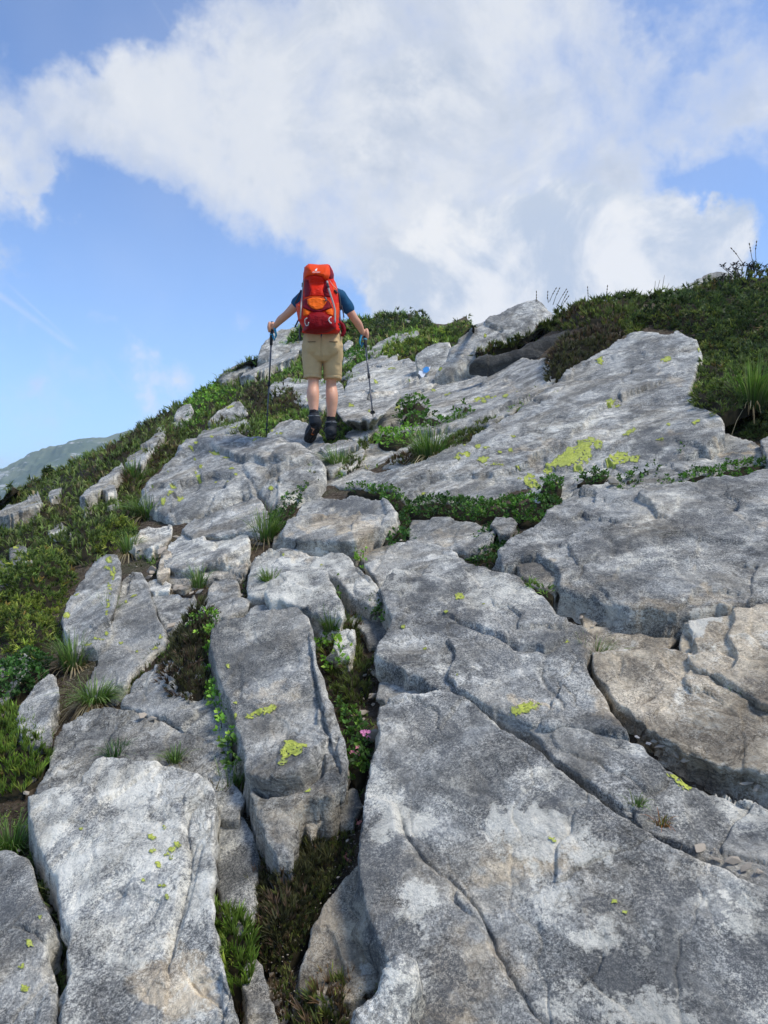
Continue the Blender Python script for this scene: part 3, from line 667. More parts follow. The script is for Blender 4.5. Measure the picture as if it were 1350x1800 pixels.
# middle right
rock('B1', 'rock_slab', 'big rounded mid-grey slab with dark blotches, right of the plant-filled crack',
 [(676,1062),(668,1042),(680,1018),(706,1002),(742,1000),(778,980),(802,980),(826,992),(852,992),(896,1003),(930,1030),(962,1055),(974,1078),(1002,1088),(1026,1096),(1042,1114),(1042,1132),(1030,1152),(1036,1186),(1060,1216),(1070,1240),(1090,1268),(1104,1288),(1080,1284),(1050,1280),(1000,1274),(975,1278),(932,1270),(900,1262),(880,1254),(845,1240),(800,1218),(770,1210),(740,1196),(700,1178),(662,1160),(668,1135),(686,1108),(690,1088)],
 h=0.095, bevel=.035, tone=.66, thick=.4, relief=1.1, flake=.7, dark=.15,
 cracks=[([(778,1085),(820,1100),(860,1118),(905,1138),(960,1140),(985,1130),(1000,1118)], 3, .012, -.016, 60), ([(955,1160),(948,1182),(968,1212),(985,1232),(988,1250)], 3, .014, .012, 40), ([(860,1100),(890,1115),(900,1126)], 2, .005, 0), ([(985,1250),(960,1262),(935,1278)],3,.01,-.01,20)],
 lichen=[(808,1050,8,9,.6),(786,1082,5,4),(710,1108,4,3),(748,1147,5,3),(806,1197,2,2),(924,1248,30,10,-.35),(905,1254,12,5,.2),(996,1125,6,3,-.7),(942,1242,8,5,-.5),(850,1062,3,2)])
rock('B2', 'rock_slab', 'long smooth grey slab below the dark-blotched slab, with one round lime lichen spot',
 [(930,1286),(955,1276),(990,1284),(1050,1290),(1092,1300),(1130,1312),(1170,1345),(1210,1364),(1250,1376),(1350,1412),(1620,1436),(1620,1572),(1350,1550),(1290,1526),(1230,1496),(1170,1468),(1110,1434),(1060,1398),(1010,1362),(960,1318)], h=0.07, bevel=.025, tone=.74,
 lichen=[(1196,1364,21,14,.5),(1180,1358,10,4),(1186,1516,6,2,.4)])
rock('B3', 'rock', 'small flat grey rock filling the notch above the huge cracked slab', [(660,1224),(664,1190),(690,1180),(722,1188),(746,1202),(742,1216),(700,1222),(676,1232)], h=0.06, bevel=.015, tone=.62)
rock('B4a', 'rock_slab', 'weathered brown slab beneath the large dark-grey slab, split by a black crack',
 [(1004,1058),(1060,1064),(1130,1076),(1192,1082),(1190,1106),(1172,1132),(1160,1146),(1110,1152),(1060,1158),(1042,1134),(1046,1112),(1026,1094)], h=0.04, bevel=.015, tone=.55, tan=.65, flake=1.6, relief=1.2)
rock('B4b', 'rock_slab', 'thick buff and brown slab at the right edge with wavy split layers',
 [(1200,1080),(1240,1074),(1300,1066),(1350,1056),(1620,1048),(1620,1275),(1350,1236),(1300,1205),(1250,1176),(1200,1150),(1184,1142),(1192,1118)], h=0.1, bevel=.03, tone=.66, tan=.62, flake=1.8, relief=1.3, thick=.3,
 cracks=[([(1200,1140),(1260,1135),(1300,1150),(1350,1160)], 3, .012, .014, 50), ([(1320,1080),(1315,1110),(1350,1140)], 2, .006, .008, 30)])
rock('B4c', 'rock_slab', 'wide olive brown slab with peeling layers right of centre, below the split brown slab',
 [(1044,1160),(1090,1154),(1150,1152),(1188,1152),(1230,1164),(1270,1188),(1292,1212),(1310,1240),(1350,1254),(1620,1290),(1620,1404),(1350,1374),(1300,1362),(1250,1348),(1200,1328),(1160,1300),(1120,1276),(1086,1244),(1066,1212),(1044,1186)], h=0.05, bevel=.012, tone=.62, tan=.72, flake=2.0, relief=1.2,
 cracks=[([(1060,1210),(1090,1200),(1100,1170),(1085,1160)], 2, .005, .008, 30), ([(1130,1250),(1150,1230),(1170,1215)], 2, .004, .01, 40), ([(1160,1160),(1190,1195),(1250,1200),(1290,1225)], 2, .006, .012, 40)])
rock('B5', 'rock_slab', 'very large dark grey slab spreading across the right side above the brown slabs',
 [(884,1000),(876,975),(905,948),(948,924),(975,898),(990,880),(1030,868),(1075,872),(1130,866),(1200,856),(1280,842),(1338,826),(1620,808),(1620,1042),(1350,1052),(1280,1062),(1240,1072),(1190,1080),(1120,1074),(1060,1062),(1010,1050),(986,1044),(984,1010),(945,985),(915,990)],
 h=0.08, bevel=.04, tone=.60, thick=.4, relief=1.3, flake=1.0, dark=.12, cracks=[([(985,1045),(1018,1030),(1026,1000),(1060,990)], 2.2, .012, -.006, 30), ([(1045,952),(1070,960),(1085,975),(1075,995)], 3, .008, .006, 20)],
 lichen=[(1130,862,10,2)])
rock('B6', 'rock', 'brown stained angular rock in the notch above the dark-blotched slab', [(906,990),(928,984),(958,988),(980,1002),(984,1030),(974,1046),(946,1030),(918,1010)], h=0.08, bevel=.02, tone=.55, tan=.5)
rock('B8', 'rock_slab', 'low grey slab with a brown hollow, above the very large dark slab on the right',
 [(1000,872),(1010,858),(1060,852),(1084,846),(1150,822),(1210,790),(1250,766),(1275,758),(1310,770),(1336,778),(1346,800),(1342,820),(1280,836),(1200,852),(1130,864),(1075,870),(1030,866)], h=0.05, bevel=.025, tone=.55, cracks=[([(1235,798),(1270,812),(1300,816),(1318,800)], 3, .02, 0)])
rock('B8b', 'rock', 'grey rock at the right edge beyond the low slab with a brown hollow', [(1336,770),(1360,760),(1620,750),(1620,806),(1350,818)], h=0.09, bevel=.03, tone=.6)
rock('B9', 'rock_slab', 'tall sloping grey slab on the right covered with many bright yellow lichen patches',
 [(562,858),(574,836),(600,830),(640,828),(690,826),(735,820),(790,795),(850,760),(900,727),(948,690),(985,667),(1040,625),(1084,592),(1108,583),(1150,580),(1190,580),(1225,598),(1233,620),(1212,680),(1225,712),(1268,738),(1274,762),(1205,796),(1150,818),(1090,848),(1050,858),(1010,856),(975,876),(930,884),(890,890),(840,892),(770,896),(715,894),(690,872),(640,864),(600,862)],
 h=0.1, tilt=(.10,.06), bevel=.05, tone=.62, thick=.5, relief=1.2, flake=.6,
 cracks=[([(690,870),(760,850),(830,840),(900,842)], 3, .0, -.03, 60)],
 lichen=[(1012,795,33.8,23.0,-.6),(1000,805,23.4,13.5,-.5),(1030,778,15.6,12.2,-.4),(1050,780,10.4,13.5,-.4),(1040,770,7.8,5.4),(985,806,20.8,10.8,-.6),(1015,815,10.4,8.1),(1085,803,23.4,12.2,-.4),(1110,801,15.6,6.8,-.1),(962,818,10.4,9.5,-.4),(925,832,11.7,9.5,-.5),(935,842,14.3,8.1,.2),(912,835,3.9,2.7),(966,842,11.7,5.4),(1105,756,14.3,6.8,-.5),(1070,704,11.7,6.8,-.4),(1085,707,6.5,3.4),
  (1054,634,9,7,-.5),(1170,631,11,5,-.2),(1225,745,8,5,-.2),(1252,731,7,4.5),(1175,746,4,3),(1197,583,5,4,.5),(1228,612,4,5),(850,812,12,7),(815,805,14,4,-.2),(840,788,7,5),(855,790,6,3.5),(818,788,3,2),(870,820,16,2.5,-.1),(898,793,6,5,-.5),(880,798,4,3),(903,766,5,2),(745,872,6,3,-.5),(910,820,4,2),(805,892-80,7,3),(975,687,8,1.8),(1160,772,8,2)])
rock('B10a', 'rock_slab', 'low flat grey slab just left of the grassy tussock behind the lichen-patched slab', [(616,824),(628,800),(648,778),(690,768),(730,762),(780,752),(828,744),(842,756),(820,776),(770,802),(735,816),(690,818),(650,822)], h=0.03, bevel=.03, tone=.62)
rock('B10b', 'rock_slab', 'wide rounded grey slab under the dark overhang, with lichen rings',
 [(656,768),(662,740),(678,716),(700,694),(740,676),(790,658),(830,648),(880,634),(930,628),(965,628),(980,640),(980,662),(944,690),(900,722),(860,744),(820,750),(780,754),(735,758),(700,766)], h=0.08, tilt=(.05,0), bevel=.05, tone=.62,
 lichen=[(853,697,9,5,-.2),(868,696,7,4,-.5),(850,705,6,5),(838,700,8,4,-.4),(890,697,7,4.5),(788,691,9,3,-.4),(762,685,4,3),(700,717,7,4,-.2),(677,715,6,3,-.3),(912,690,5,3)])
rock('B10c', 'rock_slab', 'overhanging flat slab beside the hiker\'s boots with a black gap under its rim',
 [(592,726),(596,700),(606,690),(640,689),(700,692),(706,700),(690,716),(676,728),(664,735),(630,738),(604,740)], h=0.24, bevel=.03, tone=.68, thick=.14, under=.34, lichen=[(618,718,8,3),(650,725,4,2)])
rock('B10d', 'rock_slab', 'smooth grey slab above the overhanging flat slab, left of the painted trail mark',
 [(604,690),(618,664),(640,650),(680,638),(718,632),(724,640),(742,646),(765,655),(768,668),(742,680),(706,694),(680,698),(640,694)], h=0.12, bevel=.05, tone=.66, lichen=[(690,652,8,3),(718,668,4,3),(660,672,6,3)])
rock('B10f', 'rock_slab', 'pale flat slab with the white and blue trail mark on its front', [(732,642),(732,625),(745,615),(790,604),(796,618),(786,640),(770,664),(758,668),(742,652)], face=(11.2,.9,.3), bevel=.04, tone=.8, step=2.0)
rock('B10e', 'boulder', 'big grey boulder with a peaked top breaking the skyline right of the hiker',
 [(762,668),(768,655),(782,640),(790,614),(812,592),(836,572),(858,562),(880,556),(905,542),(925,534),(945,529),(958,538),(968,550),(978,562),(960,576),(930,590),(900,600),(868,612),(840,636),(812,652),(784,664)], face=(10.2,.75,.35), bevel=.12, tone=.6, thick=.7, step=2.2, dome=.06, lichen=[(854,594,3,4),(775,655,5,5)])
rock('B10g', 'boulder', 'black shadowed rock overhang curving under the heather band right of the trail mark',
 [(826,644),(842,628),(862,622),(890,620),(912,612),(936,598),(960,586),(990,578),(1020,577),(1044,584),(1048,600),(1020,606),(990,612),(960,628),(930,634),(880,640),(850,648)], face=(None,2.6,.3), h=.1, bevel=.10, dome=.05, thick=.10, tone=-.38, dark=.5, white=.1, relief=2.0, step=2.0)  # the overhang's shade is painted in as a near-black tone
rock('B11', 'rock_slab', 'pale flat rock strip surrounded by bushes on the right skyline', [(1068,548),(1085,538),(1110,531),(1150,525),(1188,521),(1192,527),(1165,540),(1130,547),(1090,552)], face=(9.8,.5,.2), bevel=.03, tone=.85, step=1.8, white=.2)
rock('B12', 'boulder', 'grey hump of rock on the skyline beside the seed stalks at the upper right', [(1190,512),(1212,497),(1230,486),(1245,478),(1262,474),(1282,477),(1294,488),(1300,506),(1260,520),(1200,520)], face=(10.4,1.1,.1), bevel=.12, tone=.6, step=1.8)
rock('B13', 'rock', 'small pointed rock poking out of the juniper above the lichen-patched slab', [(1126,572),(1140,560),(1150,550),(1158,548),(1160,560),(1154,572),(1140,576)], face=(8.6,1.2,.1), bevel=.03, tone=.45, step=1.6)
# left hump and terrace stones
rock('C1', 'boulder', 'broad rounded boulder hump below the hiker\'s left pole, dotted with yellow-green lichen',
 [(234,886),(248,862),(268,842),(288,822),(315,795),(350,776),(385,768),(420,764),(455,764),(500,773),(530,786),(556,804),(572,822),(568,842),(556,864),(532,874),(515,886),(502,905),(484,905),(470,888),(452,866),(425,872),(395,890),(345,906),(318,915),(295,915),(268,898)],
 h=0.12, tilt=(.04,.12), bevel=.09, tone=.66, thick=.5, dome=.08, relief=1.4,
 cracks=[([(296,830),(330,808),(372,795),(420,818),(470,832),(520,830),(570,826)], 3, .01, -.05, 70), ([(430,840),(450,868),(470,892),(480,905)], 2, .02, 0), ([(390,796),(450,800),(480,815),(470,828)], 3, .02, .02, 20)],
 lichen=[(380,802,14,3,.25),(398,812,9,3,.1),(350,793,6,3),(378,778,5,3),(451,784,6,3,-.4),(352,845,5,6),(412,835,6,3.5),(380,850,3.5,2.5),(404,857,6,4,-.7),(419,846,4,3),(318,879,7,5,-.3),(302,873,5,7),(290,890,4,9,.3),(478,865,5,3.5),(492,857,3,2.5),(347,838,3,3),(345,812,3,3),(300,838,5,2,-.5),(268,862,5,2,-.6),(403,770,4,2),(340,800,4,2),(356,832,3,6,.3),(308,862,5,3)])
rock('C2', 'rock_slab', 'smooth pale rock ledge directly under the rounded boulder hump', [(320,928),(345,912),(385,896),(420,880),(448,870),(460,884),(472,906),(474,930),(440,936),(390,940),(340,944)], h=0.08, bevel=.03, tone=.8, tan=.1)
rock('C3', 'rock_slab', 'wide worn step slab with pale scuffs, left of the straw-fringed tussock', [(292,978),(298,955),(312,944),(350,938),(400,938),(432,936),(440,956),(438,980),(420,986),(370,996),(325,1006),(292,1004)], h=0.055, bevel=.02, tone=.84, tan=.2, white=.2)
rock('C4', 'rock_slab', 'cream-coloured flat stone at the left end of the step slabs', [(230,948),(248,934),(275,928),(302,926),(300,938),(284,952),(262,960),(238,962)], h=0.07, bevel=.015, tone=.95, tan=.35, white=.2)
rock('C5', 'rock_slab', 'low step slab under the wide worn one, streaked with cream', [(290,1024),(296,1006),(330,1002),(372,990),(420,980),(434,984),(434,1008),(418,1016),(380,1016),(350,1022),(320,1034)], h=0.025, bevel=.02, tone=.8, tan=.45)
rock('C6', 'rock', 'thin pale stone flake beside the wedge-shaped smooth slab', [(256,1024),(268,1018),(300,1026),(296,1036),(272,1038),(258,1034)], h=0.05, bevel=.012, tone=.95, tan=.3, white=.3)
rock('C7', 'rock_slab', 'square grey rock between the wedge-shaped slab and the dark heather clump', [(264,1046),(275,1040),(310,1040),(340,1044),(347,1058),(338,1078),(318,1098),(300,1112),(286,1098),(276,1076)], h=0.03, bevel=.02, tone=.62)
rock('C8', 'rock', 'upright rounded grey stone above the dark heather clump', [(344,1080),(350,1052),(362,1024),(374,1008),(396,1003),(412,1006),(418,1034),(406,1056),(392,1074),(366,1088)], h=0.09, bevel=.03, tone=.66, thick=.3)
rock('C9', 'rock', 'small pinkish grey stone resting at the top corner of the tall block', [(374,1096),(382,1066),(396,1056),(420,1054),(440,1060),(436,1076),(416,1088),(388,1108)], h=0.08, bevel=.025, tone=.82, tan=.15)
rock('C10', 'boulder', 'angular block with bluish top and broad tan front face, mid-path',
 [(494,938),(506,908),(520,882),(534,868),(560,861),(584,862),(596,866),(636,862),(670,865),(686,876),(696,892),(692,906),(668,922),(640,938),(610,948),(570,946),(530,944)], h=0.14, bevel=.03, tone=.66, thick=.4, cracks=[([(500,912),(540,896),(600,902),(660,898),(690,890)], 4, .0, .07, 70), ([(668,922),(664,906),(684,890)], 2, .02, 0)])
rock('C11', 'rock_slab', 'long narrow tan ledge running below the angular tan-faced block', [(480,936),(510,932),(560,944),(600,948),(622,956),(626,968),(604,972),(560,970),(520,964),(490,962),(478,950)], h=0.05, bevel=.02, tone=.65, tan=.55)
rock('C12', 'rock_slab', 'wide pale blue-grey slab with a small grass tuft growing before it, mid-path', [(434,1040),(436,1005),(442,980),(462,966),(496,960),(520,960),(545,970),(590,970),(614,978),(622,996),(640,1012),(664,1034),(672,1052),(650,1060),(616,1046),(590,1016),(556,1008),(510,1018),(480,1040),(456,1046)], h=0.09, bevel=.03, tone=.84, white=.3, cracks=[([(622,996),(645,1020),(670,1048)], 2, .006, -.01, 20)], lichen=[(497,971,3,3),(565,992,3,2),(483,982,3,1.5)])
rock('C13', 'rock_slab', 'low whitish slab between the small grass tuft and the tall block', [(466,1046),(482,1026),(512,1012),(550,1006),(576,1010),(588,1036),(604,1066),(600,1084),(560,1082),(526,1072),(500,1062),(476,1064)], h=0.13, bevel=.03, tone=.88, white=.35)
rock('C14', 'rock', 'grey rock with wavy grooves at the right side of the plant-filled crack', [(606,1046),(630,1052),(655,1050),(668,1074),(676,1090),(674,1112),(660,1126),(648,1128),(640,1108),(618,1094),(606,1072)], h=0.03, bevel=.02, tone=.6, cracks=[([(626,1060),(648,1080),(652,1110)], 2, .008, .006, 20)])
rock('C15', 'rock_slab', 'grey slab capped by a lighter rim just above the big dark-blotched slab', [(640,990),(668,978),(690,955),(702,950),(740,952),(778,960),(802,970),(806,978),(780,984),(745,998),(708,1004),(684,1020),(666,1028),(652,1010)], h=0.06, bevel=.03, tone=.72, cracks=[([(656,1008),(668,996),(672,980)], 2, .012, 0)])
rock('C16', 'rock_slab', 'grey rock under the thick bilberry band, right of the tan-faced block', [(716,944),(714,922),(722,906),(760,904),(800,908),(836,914),(856,924),(872,934),(856,952),(820,966),(790,962),(750,956)], h=0.07, bevel=.025, tone=.62)
rock('C17', 'rock', 'small smooth stone between two bilberry cushions on the right', [(862,920),(872,906),(896,906),(908,916),(896,930),(876,936)], h=0.08, bevel=.02, tone=.72)
rock('C18', 'rock', 'flat tan stone below the tip of the angular tan-faced block', [(628,960),(636,950),(680,944),(704,946),(690,956),(668,976),(648,984),(632,974)], h=0.05, bevel=.015, tone=.75, tan=.35)
rock('C19', 'rock', 'whitish stone half buried in the plants of the central crack', [(586,1136),(592,1112),(608,1102),(622,1106),(624,1126),(612,1146),(594,1148)], h=0.08, bevel=.02, tone=.9, white=.4)
rock('C20', 'rock', 'low flat grey stone behind the top edge of the tall block', [(430,1082),(440,1068),(462,1062),(490,1068),(488,1080),(460,1086)], h=0.1, bevel=.02, tone=.68)
rock('C21', 'rock', 'narrow tan stone propped on end below the cream-coloured flat stone', [(276,1018),(280,992),(290,966),(300,972),(302,992),(292,1012),(284,1022)], h=0.07, bevel=.012, tone=.85, tan=.6)
# round the hiker
rock('D1', 'boulder', 'humped grey rock behind the hiker\'s left boot with faint yellow lichen', [(466,772),(474,750),(488,738),(508,731),(528,736),(548,752),(566,768),(572,784),(552,796),(520,790),(490,782)], h=0.15, tilt=(0,.15), bevel=.06, tone=.64, step=2, lichen=[(480,752,6,3),(492,762,7,2),(478,742,4,2)])
rock('D2', 'rock', 'dark grey wedge of rock directly under the hiker\'s raised boot', [(534,800),(548,782),(566,776),(584,784),(598,796),(600,814),(580,826),(560,812)], h=0.09, bevel=.03, tone=.5, step=2)
rock('D3', 'rock_slab', 'thin flat stone the hiker\'s right boot stands on', [(562,783),(572,776),(600,771),(624,769),(628,775),(610,781),(584,788),(568,789)], h=0.16, bevel=.012, tone=.72, thick=.06, step=1.7)
rock('D4', 'rock', 'brownish rock right of the hiker\'s boots beside the dark mossy strip', [(596,800),(610,788),(636,776),(640,790),(622,812),(606,822),(592,818)], h=0.08, bevel=.02, tone=.6, tan=.3, step=2)
rock('D4b', 'rock_slab', 'sloping grey rock in the dark gap under the overhanging flat slab', [(606,764),(620,750),(644,740),(662,738),(664,752),(648,766),(622,774)], h=0.08, bevel=.03, tone=.6, step=2)
rock('D5', 'rock_slab', 'broad pale grey slab behind the hiker\'s calves', [(474,684),(484,672),(506,668),(540,670),(580,670),(600,676),(606,690),(598,708),(560,714),(530,706),(500,698),(478,696)], h=0.12, bevel=.05, tone=.74, step=2)
rock('D6', 'boulder', 'small grey boulder with a lichen cap, left of the hiker\'s pole', [(366,744),(378,728),(394,716),(412,706),(424,708),(436,722),(434,736),(410,742),(386,748)], h=.15, face=(None,.9,.1), bevel=.08, tone=.6, step=1.8, thick=.5, lichen=[(405,715,8,3,-.3)])
rock('D7', 'rock_slab', 'low rock shelf in the grass below the small lichen-capped boulder', [(346,768),(350,754),(366,746),(400,744),(430,736),(446,740),(440,752),(410,760),(380,764)], h=0.08, bevel=.04, tone=.64, step=1.8, lichen=[(360,750,8,3),(410,752,7,2)])
rock('D8', 'boulder', 'far grey rock knoll behind the hiker\'s left side', [(452,632),(458,612),(466,600),(478,588),(494,581),(514,577),(532,572),(560,578),(572,600),(560,622),(520,618),(480,630)], h=.25, face=(None,.75,.2), bevel=.25, tone=.62, step=1.6, thick=1.0)
rock('D8b', 'rock_slab', 'pale slanting rock ledge under the far rock knoll', [(420,660),(440,644),(470,628),(510,616),(526,612),(520,624),(480,640),(446,656)], h=0.28, bevel=.06, tone=.75, step=1.6)
rock('D9', 'rock', 'rock outcrop on the left skyline poking from the grass', [(384,668),(394,654),(412,642),(436,634),(440,644),(420,656),(400,668)], h=.2, face=(None,.9,.2), bevel=.15, tone=.62, step=1.5)
rock('D10', 'boulder', 'square grey outcrop amid the left bushes', [(306,738),(308,724),(318,714),(334,709),(337,722),(330,740),(314,746)], h=.25, face=(None,1.0,.2), bevel=.1, tone=.6, step=1.5)
rock('D10b', 'rock', 'smaller pale rock in front of the square left outcrop', [(300,752),(302,742),(316,740),(322,746),(310,754)], h=.15, face=(None,1.0,.1), bevel=.05, tone=.66, step=1.5)
rock('D11', 'rock_slab', 'leaning slab on the left slope with a yellow patch, in the dark heather', [(218,812),(228,798),(244,790),(262,776),(276,756),(292,746),(286,766),(268,784),(256,800),(246,812),(230,814)], h=0.22, bevel=.06, tone=.64, step=1.6, lichen=[(230,808,5,3)])
rock('D12', 'rock_slab', 'thin long slab slanting through the grass of the left slope', [(140,874),(160,852),(190,832),(214,814),(216,820),(196,838),(170,858),(150,876)], h=0.24, bevel=.05, tone=.66, step=1.6)
rock('D13', 'rock_slab', 'low slab strip at the far left edge of the slope', [(-240,915),(0,895),(36,880),(66,864),(70,872),(44,888),(14,900),(-240,930)], h=0.24, bevel=.05, tone=.6, step=1.6)
rock('D14', 'rock', 'short pale rock streak in the left grass', [(82,868),(92,858),(106,854),(102,862),(88,872)], h=0.2, bevel=.03, tone=.7, step=1.5)
rock('D15', 'rock', 'small rounded rock low on the left slope, below the slanting thin slab', [(178,862),(186,856),(202,855),(204,862),(190,868)], h=0.18, bevel=.04, tone=.66, step=1.5)
rock('D15b', 'rock', 'tiny pale rock on the left slope beside the big boulder hump', [(188,890),(200,878),(212,876),(206,888),(194,894)], h=0.1, bevel=.03, tone=.8, step=1.5)
rock('D15c', 'rock', 'cluster rock of grey chips half buried in the left grass', [(84,932),(94,922),(106,916),(118,930),(126,936),(104,938)], h=.08, bevel=.02, tone=.72, step=1.5)
rock('D15d', 'rock', 'grey rock behind the juniper tips of the left slope skyline', [(205,832),(214,826),(224,822),(222,832),(210,838)], h=0.12, bevel=.03, tone=.6, step=1.5)
for i, (pl, yy, lb) in enumerate([
    ([(640,622),(652,610),(680,596),(704,584),(736,578),(734,586),(708,598),(680,612),(656,624)], 15.5, 'long pale slanting rock strip on the far slope right of the hiker'),
    ([(606,638),(620,628),(640,614),(650,604),(640,602),(616,616),(604,628)], 15., 'narrow grey rock strip next to the hiker\'s right elbow'),
    ([(600,660),(616,650),(650,634),(682,620),(680,630),(652,646),(624,660)], 13., 'grey rock band rising from the hiker\'s right knee towards the far bushes'),
    ([(652,664-26),(664,640),(690,626),(700,620),(696,632),(672,644)], 13.4, 'small grey rock strip above the smooth slab left of the trail mark'),
    ([(700,556),(712,550),(722,549),(730,556),(716,562)], 21., 'rock tip on the skyline behind the far bushes'),
    ([(660,562),(672,552),(690,551),(684,560)], 21.5, 'low rock on the skyline nearest the hiker\'s right arm'),
    ([(604,608),(614,600),(620,602),(614,612),(606,614)], 14.6, 'tiny grey stone in the bushes beside the hiker\'s right forearm')]):
    rock('E%d' % i, 'rock', lb, pl, h=.16, bevel=.05, tone=.7, step=1.5, thick=.4)

# the air between here and the far mountain
def build_haze():
    m = bpy.data.materials.new('air'); m.use_nodes = True; t = NT(m.node_tree); t.n.clear(); o_ = t.new('ShaderNodeOutputMaterial'); v = t.new('ShaderNodeVolumePrincipled')
    v.inputs['Color'].default_value = (.62, .78, 1.0, 1); v.inputs['Density'].default_value = HAZE; v.inputs['Anisotropy'].default_value = .1; t.link(v.outputs[0], o_.inputs['Volume'])
    X0, X1, Y0, Y1, Z0, Z1 = -2700, 2700, -700, 3300, -420, 90
    V = [(x, y, z) for z in (Z0, Z1) for y in (Y0, Y1) for x in (X0, X1)]
    q = [[0, 2, 3, 1], [4, 5, 7, 6], [0, 1, 5, 4], [2, 6, 7, 3], [0, 4, 6, 2], [1, 3, 7, 5]]
    o = mk('haze', V, [np.array(q)], m, smooth=False, origin=(0, 0, 0)); tag(o, kind='stuff')
HAZE = .00045
build_haze()
# ---------------------------------------------------------------- plants
def leaf_material(name, transl=.3, rough=.55):
    m, t, b = newmat(name); a = attr(t, 'col')
    tcn = t.new('ShaderNodeTexCoord'); n = t.noise(tcn.outputs['Object'], 9, 4, .6)
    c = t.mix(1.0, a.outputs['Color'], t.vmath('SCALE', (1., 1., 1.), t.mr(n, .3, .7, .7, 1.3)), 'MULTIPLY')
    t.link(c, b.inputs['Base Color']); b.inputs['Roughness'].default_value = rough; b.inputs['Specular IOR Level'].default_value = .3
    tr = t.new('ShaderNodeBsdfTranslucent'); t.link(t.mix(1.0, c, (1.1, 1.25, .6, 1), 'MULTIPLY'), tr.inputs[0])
    mx = t.new('ShaderNodeMixShader'); mx.inputs[0].default_value = transl; t.link(b.outputs[0], mx.inputs[1]); t.link(tr.outputs[0], mx.inputs[2])
    for n_ in t.n:
        if n_.type == 'OUTPUT_MATERIAL': t.link(mx.outputs[0], n_.inputs[0])
    return m
LEAF = leaf_material('leaves'); 
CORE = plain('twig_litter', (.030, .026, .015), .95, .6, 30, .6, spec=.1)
def T_needles(n, spread, w, seed, droop=0.):
    rg = np.random.default_rng(seed); V = []; Fc = []; g = []
    for i in range(n):
        a = i * 2.4 + rg.uniform(-.3, .3); sp = spread * rg.uniform(.5, 1.1); h0 = rg.uniform(0, .45)
        d = np.array([math.cos(a) * sp, math.sin(a) * sp, 1 - droop * sp]); d /= np.linalg.norm(d)
        sdir = np.cross(d, [math.sin(a), -math.cos(a), .3]); sdir /= np.linalg.norm(sdir)
        b0 = np.array([0, 0, h0]); L = rg.uniform(.55, .9)
        k = len(V); V += [b0 - sdir * w * .5, b0 + sdir * w * .5, b0 + d * L]; Fc.append([k, k + 1, k + 2]); g += [.15, .15, 1.]
    return np.array(V), np.array(Fc), np.array(g)
def T_leaves(n, spread, w, seed):
    rg = np.random.default_rng(seed); V = []; Fc = []; g = []
    for i in range(n):
        a = i * 2.4 + rg.uniform(-.4, .4); sp = spread * rg.uniform(.4, 1.2); h0 = rg.uniform(.05, .7)
        d = np.array([math.cos(a) * sp, math.sin(a) * sp, .8]); d /= np.linalg.norm(d)
        sd_ = np.cross(d, [0, 0, 1]); sd_ /= np.linalg.norm(sd_); up = np.cross(sd_, d)
        b0 = np.array([math.cos(a) * .08, math.sin(a) * .08, h0]); L = rg.uniform(.35, .55); k = len(V)
        V += [b0, b0 + d * L * .5 + sd_ * L * w + up * .05, b0 + d * L, b0 + d * L * .5 - sd_ * L * w + up * .05]
        Fc += [[k, k + 1, k + 2], [k, k + 2, k + 3]]; g += [.3, .8, 1., .8]
    return np.array(V), np.array(Fc), np.array(g)
def T_blades(n, seed, w=.05, lean=.5):
    rg = np.random.default_rng(seed); V = []; Fc = []; g = []
    for i in range(n):
        a = rg.uniform(0, 6.28); d = np.array([math.cos(a), math.sin(a), 0]); l = lean * rg.uniform(.3, 1.2); L = rg.uniform(.6, 1.1)
        sd_ = np.array([-d[1], d[0], 0]); o = d * rg.uniform(0, .15); k = len(V)
        p1 = o + d * l * .25 * L + np.array([0, 0, .55 * L]); p2 = o + d * l * L + np.array([0, 0, L * (1 - .35 * l)])
        V += [o - sd_ * w, o + sd_ * w, p1 + sd_ * w * .8, p1 - sd_ * w * .8, p2]
        Fc += [[k, k + 1, k + 2], [k, k + 2, k + 3], [k + 3, k + 2, k + 4]]; g += [.1, .1, .6, .6, 1.]
    return np.array(V), np.array(Fc), np.array(g)
TPL = {
 'juniper': [T_needles(8, .9, .20, s) for s in range(6)],
 'heather': [T_needles(9, .38, .14, 20 + s) for s in range(6)],
 'bilberry': [T_leaves(5, .9, .34, 40 + s) for s in range(6)],
 'grass': [T_blades(4, 60 + s) for s in range(6)],
 'sward': [T_blades(5, 80 + s, .06, .8) for s in range(6)],
}
